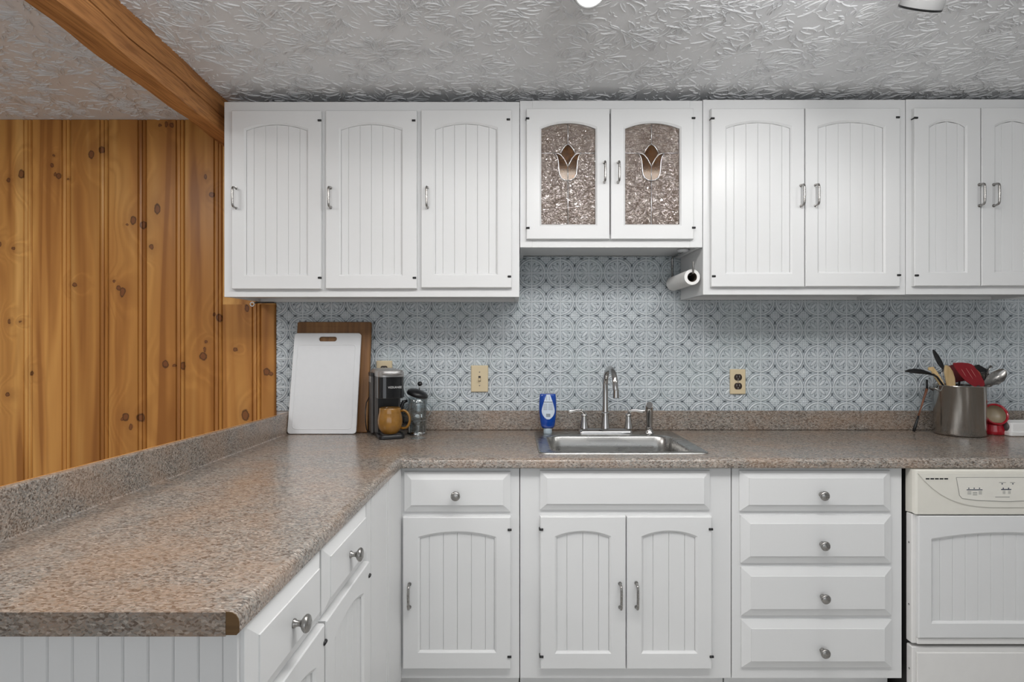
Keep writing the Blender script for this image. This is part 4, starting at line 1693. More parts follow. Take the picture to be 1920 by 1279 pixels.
aw2 = math.radians(11.4)
wcb = leaning('white_cutting_board', 'white plastic cutting board with a slot handle leaning at the left end of the worktop', 'cutting board', -0.9535, -0.66, 2.463, 0.01, 0.435, aw2, WHITEP, 0.012)
wcb.location.z += 0.002
Wd, Hh, Th = 0.2925, 0.437, 0.010
m = MB()
NR = 8
out = rrect(0, Wd, 0, Hh, 0.014, NR)
hole = rrect(0.109, 0.186, 0.400, 0.421, 0.0100, NR)


def ring(o, y, e=0.0):
    return [Vector((a, y, b)) for a, b in o]


def inset(x0, x1, z0, z1, r, e):
    return rrect(x0 + e, x1 - e, z0 + e, z1 - e, max(r - e, 0.002), NR)


O0 = inset(0, Wd, 0, Hh, 0.014, 0.0015)
H0 = inset(0.109, 0.186, 0.400, 0.421, 0.010, -0.0012)
m.loft([ring(O0, Th), ring(out, Th - 0.0015), ring(out, 0.0015), ring(O0, 0), ring(H0, 0), ring(hole, 0.0015), ring(hole, Th - 0.0015), ring(H0, Th), ring(O0, Th)], smooth=False)
m.build('board', WHITEP, wcb)
m = MB()
g0 = (0.018, Wd - 0.018, 0.018, 0.388, 0.016)
lo_ = lambda e, y: [Vector((a, y, b)) for a, b in rrect(g0[0] + e, g0[1] - e, g0[2] + e, g0[3] - e, g0[4] - e, 6)]
m.loft([lo_(0, -0.0003), lo_(0.002, -0.0013), lo_(0.004, -0.0013), lo_(0.006, -0.0003)])
m.build('juice_rim', WHITEP, wcb)

# ------------------------------------------------------------------ coffee maker
th = math.radians(22)
fl = Vector((-0.5287, 2.314, ZCT + 0.0006))
cm = thing('coffee_maker', 'narrow dark grey pod coffee maker with a silver lid beside the cutting boards', 'coffee maker', fl, (0, 0, th))
CW, CD = 0.105, 0.235
m = MB()
f = lambda x0, x1, y0, y1, r, z: [Vector((a, b, z)) for a, b in rrect(x0, x1, y0, y1, r, 5)]
m.loft([f(0.003, CW - 0.003, 0.003, CD, 0.014, 0.0), f(0, CW, 0, CD, 0.016, 0.003), f(0, CW, 0, CD, 0.016, 0.014), f(0.002, CW - 0.002, 0.002, CD, 0.016, 0.0165)], cap0=True, cap1=True)
m.build('base', BLACKP, cm, sharp=40)
m = MB()
for k in range(6):
    m.box(0.016, CW - 0.016, 0.018 + k * 0.012, 0.026 + k * 0.012, 0.0166, 0.0180)
m.build('drip_grate', GREYP, cm)
m = MB()
m.loft([f(0, CW, 0.092, CD, 0.016, 0.0166), f(0, CW, 0.092, CD, 0.016, 0.163)], cap0=True, cap1=True)
m.build('column', GREYP, cm, sharp=40)
m = MB()
m.box(0.010, CW - 0.010, 0.0905, 0.0918, 0.020, 0.160)
m.build('cavity_back', BLACKP, cm)
m = MB()
m.loft([f(0, CW, 0.016, CD, 0.03, 0.163), f(0, CW, 0.012, CD, 0.03, 0.170), f(0, CW, 0.010, CD, 0.03, 0.250)], cap0=True, cap1=True)
m.build('brew_head', GREYP, cm, sharp=40)
m = MB()
# glossy wrap-round front of the head
lo1 = []
for z in (0.165, 0.249):
    pts = [p for p in rrect(-0.0006, CW + 0.0006, 0.0092, CD, 0.0305, 8)]
    # keep the front corners only: right front corner, then left front corner
    fr_ = [pts[k] for k in range(len(pts)) if pts[k][1] < 0.041]
    fr_.sort(key=lambda q: (q[0]))
    lo1.append([Vector((a, b, z)) for a, b in fr_])
m.loft(lo1, smooth=True, closed=False)
m.build('front_panel', BLACKG, cm)
m = MB()
m.loft([f(-0.001, CW + 0.001, 0.008, CD, 0.03, 0.2505), f(-0.001, CW + 0.001, 0.008, CD, 0.03, 0.268), f(0.004, CW - 0.004, 0.014, CD - 0.004, 0.028, 0.276), f(0.02, CW - 0.02, 0.03, CD - 0.02, 0.02, 0.279)], cap0=True, cap1=True)
m.build('lid', SILVERP, cm, sharp=40)
m = MB()
hp = []
for i in range(13):
    a = pi * i / 12
    hp.append((CW / 2 + 0.036 * math.cos(a), 0.012 - 0.020 * math.sin(a), 0.264))
m.tube(hp, 0.0055, 10, flat=0.8)
m.build('lid_handle', SILVERP, cm, sharp=60)
m = MB()
m.loft([f(-0.012, -0.0005, 0.125, 0.200, 0.005, 0.012), f(-0.012, -0.0005, 0.125, 0.200, 0.005, 0.248)], cap0=True, cap1=True)
m.build('water_tank', GREYP, cm, sharp=40)
m = MB()
m.loft([f(-0.014, -0.0003, 0.123, 0.202, 0.005, 0.249), f(-0.014, -0.0003, 0.123, 0.202, 0.005, 0.262)], cap0=True, cap1=True)
m.build('tank_lid', BLACKP, cm, sharp=40)
m = MB()
m.box(-0.0145, -0.0122, 0.125, 0.185, 0.222, 0.247, 0.0008)
m.build('tank_grip', SILVERP, cm)


def text_mesh(s, size, name, mat, parent, M, ext=0.0003):
    cu = bpy.data.curves.new('txt', 'FONT')
    cu.body = s
    cu.size = size
    cu.extrude = ext
    cu.align_x = 'CENTER'
    to = bpy.data.objects.new('txt', cu)
    COL.objects.link(to)
    dg = bpy.context.evaluated_depsgraph_get()
    me = bpy.data.meshes.new_from_object(to.evaluated_get(dg))
    bpy.data.objects.remove(to)
    bpy.data.curves.remove(cu)
    me.transform(M)
    me.materials.clear()
    me.materials.append(mat)
    o = bpy.data.objects.new(name, me)
    COL.objects.link(o)
    o.parent = parent
    return o


text_mesh('VIZKANEE', 0.0120, 'lettering', PALEINK, cm, Matrix.Translation((0.0640, 0.0082, 0.2045)) @ Matrix.Rotation(pi / 2, 4, 'X'))
m = MB()
m.tube([(-0.002, 0.205, 0.010), (-0.018, 0.175, 0.008), (-0.030, 0.140, 0.025), (-0.036, 0.125, 0.060), (-0.036, 0.130, 0.10), (-0.028, 0.160, 0.135), (-0.006, 0.205, 0.160), (-0.002, 0.22, 0.165)], 0.0022, 8)
m.build('power_cord', BLACKP, cm)

# mug on the drip tray
mp = Matrix.Translation(fl) @ Matrix.Rotation(th, 4, 'Z') @ Vector((0.0505, 0.041, 0.0184))
mg = thing('coffee_mug', 'mustard brown glazed mug on the drip tray of the coffee maker', 'mug', mp)
m = MB()
H = 0.105
pr = [(0.0, 0.0), (0.026, 0.0), (0.028, 0.002), (0.036, 0.010), (0.0435, 0.024), (0.0478, 0.042), (0.0478, 0.056), (0.0455, 0.074), (0.0430, 0.083), (0.0424, 0.086), (0.0418, 0.100), (0.0412, 0.1045), (0.0395, 0.1055),
      (0.0380, 0.104), (0.0385, 0.090), (0.0425, 0.06), (0.040, 0.025), (0.030, 0.010), (0.0, 0.008)]
m.lathe([(a * 1.05, b) for a, b in pr], (0, 0, 0), n=40)
m.build('cup', MUSTARD, mg)
m = MB()
hp = []
for i in range(17):
    a = math.radians(100 - 205 * i / 16)
    hp.append((0.0520 + 0.030 * math.cos(a), 0.006 - 0.012 * (math.cos(a)), 0.057 + 0.037 * math.sin(a)))
hp[0] = (0.0405, 0.006, 0.0900)
hp.append((0.0440, 0.012, 0.0200))
m.tube(hp, [0.0045] + [0.0052] * 16 + [0.0045], 12)
m.build('handle', MUSTARD, mg)

# french press and footed glass
fpx, fpy = X(782, 2.475), 2.475
fo2 = Vector((fpx, fpy, ZCT + 0.0005))
fp = thing('french_press', 'glass french press with a tilted black lid right of the coffee maker', 'french press', fo2)
m = MB()
m.lathe([(0.0, 0.012), (0.036, 0.012), (0.0385, 0.016), (0.0385, 0.150), (0.0405, 0.158), (0.0390, 0.158), (0.0370, 0.150), (0.0370, 0.018), (0.0, 0.015)], fo2, n=32)
m.build('beaker', CLEAR, fp)
m = MB()
m.lathe([(0.0, 0.0), (0.042, 0.0), (0.043, 0.004), (0.040, 0.011), (0.0, 0.011)], fo2, n=32)
for k in range(4):
    a = pi / 4 + k * pi / 2
    c_, s_ = math.cos(a), math.sin(a)
    m.tube([fo2 + Vector((c_ * 0.0405, s_ * 0.0405, z)) for z in (0.008, 0.06, 0.13)], 0.002, 6)
m.build('stand', CHROME, fp, sharp=40)
m = MB()
for z in (0.06, 0.128):
    lp = [fo2 + Vector((math.cos(a) * 0.0407, math.sin(a) * 0.0407, z)) for a in [2 * pi * k / 32 for k in range(33)]]
    m.tube(lp, 0.0018, 6, cap=False)
m.build('band', CHROME, fp)
m = MB()
tl = Matrix.Translation(fo2 + Vector((0.002, 0, 0.168))) @ Matrix.Rotation(math.radians(17), 4, 'Y')
m.M = tl
m.lathe([(0.0, -0.012), (0.030, -0.012), (0.044, -0.008), (0.0465, 0.0), (0.044, 0.008), (0.034, 0.016), (0.018, 0.021), (0.0, 0.022)], (0, 0, 0), n=32)
m.build('lid', BLACKP, fp, org=fo2)
m = MB()
m.tube([fo2 + Vector((0.010, 0, 0.185)), fo2 + Vector((0.012, 0, 0.208))], 0.0022, 8)
m.build('plunger_rod', CHROME, fp, org=fo2)
m = MB()
m.lathe([(0.0, 0.0), (0.0355, 0.0), (0.0355, 0.004), (0.004, 0.008), (0.0025, 0.045), (0.0, 0.046)], fo2 + Vector((0, 0, 0.105)), n=28)
m.build('plunger_filter', CHROME, fp, org=fo2, sharp=40)
m = MB()
m.lathe([(0.0, -0.0105), (0.006, -0.0085), (0.0100, -0.003), (0.0105, 0.002), (0.0075, 0.0085), (0.0, 0.0105)], fo2 + Vector((0.012, 0, 0.213)), n=20)
m.build('plunger_knob', BLACKP, fp, org=fo2)
m = MB()
m.tube([fo2 + Vector(p) for p in ((-0.040, -0.006, 0.142), (-0.056, -0.012, 0.138), (-0.064, -0.016, 0.115), (-0.063, -0.016, 0.080), (-0.052, -0.012, 0.052), (-0.041, -0.006, 0.048))], [0.006, 0.008, 0.0075, 0.007, 0.007, 0.005], 10)
m.build('handle', BLACKP, fp, org=fo2)
for ch in fp.children:
    if ch.name.split('.')[0] in ('beaker', 'stand', 'band'):
        for vv in ch.data.vertices:
            vv.co -= fo2

gx_, gy_ = X(784, 2.362), 2.362
go = Vector((gx_, gy_, ZCT + 0.0005))
gl_ = thing('footed_glass', 'clear footed glass mug standing in front of the french press', 'glass', go)
m = MB()
m.lathe([(0.0, 0.0), (0.031, 0.0), (0.0315, 0.002), (0.024, 0.005), (0.010, 0.010), (0.0075, 0.018), (0.0085, 0.032), (0.0115, 0.044), (0.012, 0.052), (0.009, 0.058), (0.018, 0.066), (0.030, 0.082),
         (0.0355, 0.105), (0.0365, 0.135), (0.0375, 0.160), (0.0360, 0.161), (0.0345, 0.135), (0.0335, 0.106), (0.028, 0.085), (0.014, 0.070), (0.0, 0.066)], (0, 0, 0), n=36)
m.build('bowl_and_foot', CLEAR, gl_)
m = MB()
m.tube([(0.034, 0.004, 0.140), (0.046, 0.006, 0.140), (0.053, 0.008, 0.128), (0.053, 0.008, 0.110), (0.045, 0.006, 0.094), (0.033, 0.004, 0.088)], [0.0035, 0.004, 0.004, 0.004, 0.004, 0.0035], 10)
m.build('handle', CLEAR, gl_)

# ------------------------------------------------------------------ paper towel under the cabinets
pxr, pzr = X(1298.2, 2.30), Zp(519.5, 2.30)
ro = Vector((pxr, 2.43, pzr))
pt = thing('paper_towel_roll', 'nearly used-up white paper towel roll hanging beside the right wall cabinets', 'paper towel', ro)
m = MB()
y0, y1 = 2.302, 2.572
ro_, ri_ = 0.0312, 0.0192
m.lathe([(ri_, y0), (ro_ - 0.001, y0), (ro_, y0 + 0.001), (ro_, y1 - 0.001), (ro_ - 0.001, y1), (ri_, y1)], (0, 0, 0), n=40, mat=Matrix.Translation((pxr, 0, pzr)) @ Matrix.Rotation(-pi / 2, 4, 'X'))
m.build('paper', PAPER, pt, org=ro, sharp=40)
m = MB()
m.lathe([(ri_ - 0.0012, y0 + 0.0005), (ri_ - 0.0002, y0 + 0.0005), (ri_ - 0.0002, y1 - 0.0005), (ri_ - 0.0012, y1 - 0.0005), (ri_ - 0.0012, y0 + 0.0005)], (0, 0, 0), n=32, mat=Matrix.Translation((pxr, 0, pzr)) @ Matrix.Rotation(-pi / 2, 4, 'X'))
m.build('core', CARD, pt, org=ro, sharp=40)
ho = Vector((pxr, 2.43, ZBB + 0.012))
hd = thing('paper_towel_holder', 'metal wire paper towel holder screwed under the glass-door cabinet', 'holder', ho)
m = MB()
zt = ZBB + 0.010
zz = pzr + ri_ - 0.0052
xh = pxr
m.tube([(xh, 2.288 + 0.04, zz), (xh, 2.294, zz), (xh, 2.290, zz + 0.004), (xh, 2.290, zz + 0.040), (xh, 2.290, zz + 0.046)], 0.0038, 10)
m.tube([(xh, 2.326, zz), (xh, 2.583, zz), (xh, 2.588, zz + 0.006), (xh, 2.588, zt - 0.012), (xh, 2.584, zt - 0.006), (xh - 0.004, 2.47, zt - 0.006), (xh - 0.006, 2.40, zt - 0.006)], 0.0042, 10)
m.build('rod', SATIN, hd, org=ho, sharp=60)
m = MB()
m.lathe([(0.0, 0.0), (0.022, 0.0), (0.024, -0.004), (0.020, -0.010), (0.0, -0.011)], (xh - 0.008, 2.40, zt + 0.0015), n=24)
m.build('mount', WHITEP, hd, org=ho)

# small ring clip under the left wall cabinet
cc = W(473, 570.5, 2.555)
ck = thing('cord_clip', 'small white ring clip on a black strip under the left wall cabinet', 'clip', cc)
m = MB()
lp = [Vector((math.cos(a) * 0.0085, 0, math.sin(a) * 0.0085)) for a in [2 * pi * k / 20 for k in range(21)]]
m.tube(lp, 0.0026, 8, cap=False)
m.build('ring', WHITEP, ck)
m = MB()
m.box(0.009, 0.094, 0.0, 0.008, 0.0060, 0.0100, 0.001)
m.tube([(0.006, 0, 0.004), (0.030, 0, 0.0065)], 0.002, 8)
m.build('strip', BLACKP, ck)

# ------------------------------------------------------------------ utensil pot
pc_ = Vector((X(1799, 2.462), 2.462, ZCT + 0.0005))
PR, PH = 0.0915, 0.2085
pot = thing('utensil_pot', 'brushed stainless steel pot crammed with cooking utensils, right end of the worktop', 'pot', pc_)
m = MB()
m.lathe([(0.0, 0.0), (PR - 0.008, 0.0), (PR - 0.002, 0.003), (PR, 0.010), (PR, PH - 0.004), (PR + 0.0035, PH - 0.001), (PR + 0.003, PH + 0.001), (PR - 0.001, PH), (PR - 0.0022, PH - 0.004), (PR - 0.0022, 0.008), (0.0, 0.006)], (0, 0, 0), n=64)
m.build('pot_body', POTM, pot, sharp=50)
m = MB()
hz = PH - 0.012
m.tube([(-PR, -0.012, hz - 0.012), (-PR - 0.016, -0.012, hz - 0.002), (-PR - 0.020, -0.006, hz), (-PR - 0.020, 0.020, hz), (-PR - 0.016, 0.026, hz - 0.002), (-PR, 0.026, hz - 0.012)], 0.0042, 10)
m.build('side_handle', SATIN, pot, sharp=60)


def P(px, py, d):
    return W(px, py, d)


def spoon_blade(m, pts, widths, nrm, thick=0.002, dish=0.006):
    """a dished blade along pts, widths across; nrm is roughly the facing direction"""
    pts = [Vector(p) for p in pts]
    nrm = Vector(nrm).normalized()
    k = 9
    front, back = [], []
    for i, p in enumerate(pts):
        tdir_ = (pts[min(i + 1, len(pts) - 1)] - pts[max(i - 1, 0)]).normalized()
        sd = tdir_.cross(nrm).normalized()
        nn = sd.cross(tdir_).normalized()
        row = []
        for j in range(k):
            s = -1 + 2 * j / (k - 1)
            row.append(p + sd * (s * widths[i]) - nn * (dish * (1 - s * s) * (widths[i] / max(widths))))
        front.append(row)
        back.append([q - nn * thick for q in row])
    loops = [f_ + b_[::-1] for f_, b_ in zip(front, back)]
    m.loft(loops, smooth=True, cap0=True, cap1=True)


def utensil(name, label, cat, tip_pts, widths, nrm, bmat, neck, foot, hmat, r=0.004, dish=0.006, thick=0.002, part='blade'):
    o0 = Vector(foot)
    t = thing(name, label, cat, o0, group='utensils in the steel pot')
    m = MB()
    spoon_blade(m, tip_pts, widths, nrm, thick, dish)
    m.build(part, bmat, t, org=o0, sharp=50)
    m = MB()
    pts = [Vector(p) for p in neck] + [o0]
    m.tube(pts, [r * 0.8] * (len(pts) - 1) + [r * 1.2], 10)
    m.build('shaft', hmat, t, org=o0)
    return t


zin = ZCT + 0.02
ff = lambda dx, dy, dz=0.0: Vector((pc_.x + dx, pc_.y + dy, zin + dz))
NV = (0, -1, 0.15)
# black spoon pointing left
utensil('black_spoon', 'black plastic spoon reaching out to the left over the pot rim', 'spoon',
        [P(1697, 696, 2.44), P(1708, 695, 2.44), P(1722, 694.5, 2.44), P(1736, 696, 2.44), P(1746, 699.5, 2.44), P(1751, 703, 2.44)], [0.002, 0.017, 0.027, 0.026, 0.016, 0.006], (0.1, -0.25, 1), BLACKP,
        [P(1750, 702, 2.44), P(1757, 707, 2.445), P(1768, 722, 2.45)], ff(0.03, 0.02), BLACKP, 0.005, 0.012)
# slotted black spoon standing up
utensil('slotted_spoon', 'tall dark spoon standing upright at the back of the pot', 'spoon',
        [P(1750, 656, 2.49), P(1752, 660, 2.49), P(1757, 669, 2.49), P(1763, 680, 2.49), P(1768, 688, 2.49), P(1769.5, 693, 2.49)], [0.003, 0.010, 0.0165, 0.018, 0.012, 0.005], (0.45, -0.9, 0.2), BLACKP,
        [P(1769, 692, 2.49), P(1766, 700, 2.488), P(1769, 722, 2.48)], ff(0.02, 0.03), SATIN, 0.0045, 0.008)
# pale wooden spatula
utensil('wooden_spatula', 'pale wooden spatula standing in the middle of the pot', 'spatula',
        [P(1774, 685.5, 2.47), P(1776, 689, 2.47), P(1779, 698, 2.468), P(1782, 710, 2.464), P(1784, 724, 2.46)], [0.003, 0.010, 0.0165, 0.018, 0.016], (-0.15, -1, 0.1), PALEW,
        [P(1784, 722, 2.461), P(1787, 745, 2.455)], ff(0.01, -0.02), PALEW, 0.008, 0.001, 0.006)
# flat olive wooden stirrer leaning left with a dark tip
utensil('wooden_stirrer', 'thin wooden stirrer with a dark tip leaning left in the pot', 'spatula',
        [P(1741, 691.5, 2.47), P(1748, 691.5, 2.47), P(1754, 700, 2.468), P(1762, 713, 2.464), P(1768, 724, 2.46)], [0.006, 0.010, 0.011, 0.011, 0.010], (0.1, -1, 0.1), PALEW,
        [P(1767, 722, 2.461), P(1775, 745, 2.455)], ff(0.02, -0.01), PALEW, 0.006, 0.001, 0.004)
# red slotted spatula in front
o0 = ff(-0.02, -0.03)
rs = thing('red_spatula', 'red slotted spatula with a wide blade at the front of the pot', 'spatula', o0, group='utensils in the steel pot')
m = MB()
dR = 2.415
outl = [(1789, 682), (1791, 680.5), (1806, 680), (1818, 681.2), (1824, 683.5), (1827, 687), (1833, 700), (1838, 714), (1837.5, 720), (1835, 723.5), (1818, 724.5), (1811, 720), (1803, 713), (1796, 702), (1791, 691)]
slots = [((1801.5, 692), (1806.5, 706)), ((1810.5, 690.5), (1818, 710)), ((1819.5, 692.5), (1825, 707))]
P2 = [(X(a, dR), Zp(b, dR)) for a, b in outl][::-1]
m.prism(P2, lambda a, b, c: Vector((a, dR + c - (b - 1.2) * -0.35, b)), 0.003, -0.0005)
m.build('blade', REDP, rs, org=o0)
m = MB()
for (a, b) in slots:
    p0_, p1_ = P(*a, dR), P(*b, dR)
    for p_ in (p0_, p1_):
        p_.y = dR + (p_.z - 1.2) * 0.35 - 0.0008
    m.tube([p0_, p0_.lerp(p1_, 0.3), p0_.lerp(p1_, 0.7), p1_], [0.0012, 0.0024, 0.0024, 0.0012], 8, flat=0.35)
m.build('slot', plain('slot_pink', (0.52, 0.22, 0.20), 0.5), rs, org=o0)
m = MB()
q = P(1824, 722, dR)
q.y = dR + (q.z - 1.2) * 0.35
m.tube([q, q + Vector((0.004, 0.004, -0.03)), o0], [0.007, 0.006, 0.006], 10)
m.build('shaft', BLACKP, rs, org=o0)
# dark red spatula behind
utensil('dark_red_spatula', 'dark red rubber spatula mostly hidden behind the wooden one', 'spatula',
        [P(1772, 698, 2.5), P(1779, 696, 2.5), P(1788, 695, 2.5), P(1797, 700, 2.5), P(1800, 716, 2.5)], [0.010, 0.022, 0.028, 0.028, 0.022], (0, -1, 0.1), plain('deep_red', (0.10, 0.006, 0.01), 0.4),
        [P(1799, 715, 2.5), P(1797, 735, 2.49)], ff(0.0, 0.05), BLACKP, 0.005, 0.001, 0.004)
# orange-red turner edge
utensil('orange_turner', 'dull orange turner edge showing right of the red spatula', 'spatula',
        [P(1829, 694, 2.455), P(1832, 700, 2.455), P(1835, 710, 2.455), P(1836, 724, 2.455)], [0.006, 0.013, 0.015, 0.014], (0, -1, 0.1), plain('dull_orange', (0.33, 0.06, 0.035), 0.45),
        [P(1836, 723, 2.455), P(1834, 740, 2.455)], ff(0.02, 0.0), BLACKP, 0.005, 0.001, 0.003)
# steel ladle
o0 = ff(0.035, 0.045)
ld = thing('steel_ladle', 'steel ladle with an upturned bowl at the right of the pot', 'ladle', o0, group='utensils in the steel pot')
m = MB()
lc = P(1848, 712, 2.475)
Mx = Matrix.Translation(lc) @ Matrix.Rotation(math.radians(-25), 4, 'Y') @ Matrix.Rotation(math.radians(65), 4, 'X')
m.M = Mx
pr_ = [(0.0, -0.028)] + [(0.034 * math.sin(a), -0.028 * math.cos(a)) for a in (0.35, 0.7, 1.0, 1.3, 1.57)] + [(0.0325, 0.0)] + [(0.0325 * math.sin(a), -0.0265 * math.cos(a)) for a in (1.3, 1.0, 0.7, 0.35)] + [(0.0, -0.0265)]
m.lathe(pr_, (0, 0, 0), n=28)
m.build('bowl', SATIN, ld, org=o0)
m = MB()
m.tube([P(1858, 686, 2.47), P(1853, 693, 2.472), P(1850, 702, 2.478), P(1846, 724, 2.48), o0], [0.010, 0.010, 0.008, 0.005, 0.005], 10, flat=0.4)
m.build('shaft', SATIN, ld, org=o0)
# steel spoon leaning right
utensil('steel_spoon', 'large steel spoon leaning out over the right rim of the pot', 'spoon',
        [P(1884, 693, 2.45), P(1881, 697, 2.45), P(1873, 705, 2.45), P(1863, 712, 2.45), P(1853, 717, 2.45), P(1845, 719, 2.45)], [0.005, 0.017, 0.026, 0.026, 0.015, 0.006], (0.35, -0.6, 0.75), SATIN,
        [P(1844, 719.5, 2.45), P(1834, 726, 2.45)], ff(-0.03, 0.02), SATIN, 0.0045, 0.011)
# black turner edge behind the red spatula
utensil('black_turner', 'black turner showing behind the upper edge of the red spatula', 'spatula',
        [P(1822, 690, 2.50), P(1833, 691, 2.50), P(1842, 697, 2.50), P(1846, 712, 2.50)], [0.008, 0.018, 0.022, 0.018], (0, -1, 0.1), BLACKP,
        [P(1845, 711, 2.50), P(1840, 730, 2.5)], ff(0.02, 0.055), BLACKP, 0.005, 0.001, 0.003)

# brush leaning between pot and upstand
o0 = P(1713, 803, 2.50)
o0.z = ZCT + 0.006
bs = thing('basting_brush', 'thin brown handled brush with a black tip leaning against the pot', 'brush', o0)
m = MB()
a_, b_ = o0, P(1738, 729, 2.495)
m.tube([a_.lerp(b_, 0.36), a_.lerp(b_, 0.5), a_.lerp(b_, 0.8), a_.lerp(b_, 1.0)], [0.0035, 0.0032, 0.0045, 0.0055], 10)
m.build('handle', DARKW, bs, org=o0)
m = MB()
m.tube([a_, a_.lerp(b_, 0.12), a_.lerp(b_, 0.22), a_.lerp(b_, 0.37)], [0.0055, 0.0065, 0.005, 0.0036], 10)
m.build('tip', BLACKP, bs, org=o0)
m = MB()
b3 = P(1738, 712, 2.495)
m.tube([b_, b_.lerp(b3, 0.5), b3], [0.004, 0.004, 0.0035], 8)
m.build('hanging_loop', BLACKP, bs, org=o0)

# red ceramic holder with a round mouth
rc_ = Vector((X(1862, 2.475), 2.475, ZCT + 0.0005))
rp = thing('scrubber_holder', 'red ceramic holder with a wide round mouth right of the steel pot', 'holder', rc_)
m = MB()
m.lathe([(0.0, 0.0), (0.040, 0.0), (0.0425, 0.004), (0.042, 0.020), (0.036, 0.040), (0.036, 0.046), (0.030, 0.05), (0.0, 0.05)], (0, 0, 0), n=36)
m.build('foot', REDC, rp)
m = MB()
Mx = Matrix.Translation((-0.004, -0.004, 0.079)) @ Matrix.Rotation(math.radians(-8), 4, 'Z') @ Matrix.Rotation(math.radians(68), 4, 'X')
m.M = Mx
m.lathe([(0.0, -0.030), (0.026, -0.028), (0.042, -0.016), (0.0475, 0.002), (0.0475, 0.020), (0.0455, 0.026), (0.042, 0.026), (0.0385, 0.020)], (0, 0, 0), n=40)
m.build('mouth', REDC, rp)
m = MB()
m.M = Mx
m.lathe([(0.0385, 0.020), (0.038, 0.004), (0.030, -0.010), (0.0, -0.016)], (0, 0, 0), n=40)
m.build('glazed_inside', BEIGE, rp)
# white tray at the picture edge
wx0, wy0 = X(1881, 2.44), 2.44
wt = thing('white_tray', 'white rectangular dish with a dark end cap at the right edge', 'dish', (wx0 + 0.12, 2.46, ZCT + 0.0005))
m = MB()
f = lambda e, z: [Vector((a, b, z)) for a, b in rrect(-0.118 + e, 0.13 - e, -0.055 + e, 0.055 - e, 0.012, 4)]
m.loft([f(0.004, 0.0), f(0, 0.003), f(0, 0.016), f(0.006, 0.020), f(0.008, 0.052), f(0.010, 0.056), f(0.014, 0.056), f(0.016, 0.024)], smooth=False, cap0=True, cap1=True)
m.build('dish', WHITEC, wt)
m = MB()
m.lathe([(0.0, -0.004), (0.012, -0.003), (0.019, 0.0), (0.020, 0.004), (0.0, 0.004)], (-0.1125, -0.02, 0.036), axis='x', n=24)
m.build('end_cap', GREYP, wt)

# ------------------------------------------------------------------ dishwasher
dx0, dx1 = 1.345, 1.955
DWF = 1.943
do = Vector(((dx0 + dx1) / 2, 2.25, 0))
dw = thing('dishwasher', 'built-in dishwasher with almond control strip and white arched door panel', 'dishwasher', do)
m = MB()
m.box(dx0 + 0.006, dx1 - 0.006, DWF + 0.045, 2.54, 0.03, 0.868)
m.build('tub', GASKET, dw, org=do)
zA, zB = Zp(965, DWF), Zp(881.5, DWF)
m = MB()
ys = [(DWF + 0.044, zA, zB), (DWF + 0.012, zA + 0.004, zB), (DWF + 0.004, zA + 0.001, zB), (DWF, zA + 0.001, zB - 0.004)]
m.loft([[Vector((a, y, b)) for a, b in ((dx0 + e, z0), (dx1 - e, z0), (dx1 - e, z1), (dx0 + e, z1))] for (y, z0, z1), e in zip(ys, (0, 0, 0.004, 0.011))], smooth=False, cap0=True, cap1=True)
m.build('control_strip', ALMOND, dw, org=do)['label'] = 'almond plastic control strip'
# raised smile-shaped panel of the strip
m = MB()
zx = lambda p: Zp(p, DWF)
xc = (dx0 + dx1) / 2
curve = []
for i in range(25):
    t = i / 24
    a = -1 + 2 * t
    xx_ = xc + a * 0.296
    zz_ = zx(951) + (zx(887) - zx(951)) * (abs(a) ** 3.2)
    curve.append((xx_, zz_))
m.prism(curve, lambda a, b, c: Vector((a, c, b)), DWF - 0.0001, DWF - 0.0028)
m.build('raised_fascia', ALMOND, dw, org=do)
# button window
m = MB()
x_ = lambda p: X(p, DWF - 0.004)
pl = [(x_(1793), zx(895)), (x_(1797), zx(916)), (x_(1799), zx(928)), (x_(1804), zx(934)), (x_(1830), zx(937.5)), (x_(1880), zx(939.5))]
xm = xc
pl2 = pl + [(2 * xm - a, b) for a, b in pl[::-1]]
m.prism(pl2, lambda a, b, c: Vector((a, c, b)), DWF - 0.0030, DWF - 0.0040)
m.build('button_window', plain('almond_light', (0.73, 0.71, 0.65), 0.3), dw, org=do)
m = MB()
pts_ = [Vector((a, DWF - 0.0040, b)) for a, b in pl2]
m.tube(pts_ + [pts_[0]], 0.0006, 6)
m.build('window_outline', INKG, dw, org=do)
m = MB()
m.box(x_(1733), x_(1784), DWF - 0.0032, DWF - 0.0029, zx(902), zx(895.5))
m.build('vent', ALMOND, dw, org=do)
for k in range(5):
    g = MB()
    g.box(x_(1736 + k * 8.7), x_(1743 + k * 8.7), DWF - 0.0036, DWF - 0.0031, zx(898.7), zx(896.2))
    g.build('vent_slot', BLACKP, dw, org=do)
yk = DWF - 0.0041


def mark(a, b, c, d, mat=INK):
    m = MB()
    m.box(x_(a), x_(b), yk - 0.0003, yk, zx(d), zx(c))
    m.build('printed_mark', mat, dw, org=do)


mark(1812.5, 1842, 917.2, 918.8)
mark(1877, 1896, 916.5, 918.2)
for a in (1816.5, 1826.5, 1836.5, 1881, 1891):
    mark(a - 1, a + 1, 914, 916.3)
for a in (1879, 1899):
    mark(a - 1.2, a + 1.2, 905.8, 907.8)
for a, b, c in ((1814, 1821, 921), (1824, 1832, 922.5), (1835, 1841, 921), (1880, 1885, 920), (1890, 1895, 920)):
    for k in range(3):
        mark(a, b, c + k * 2.3, c + k * 2.3 + 0.8, INKG)
mark(1873, 1886, 904, 904.8, INKG)
mark(1894, 1903, 904, 904.8, INKG)
mark(1866, 1893, 931, 931.9, INKG)
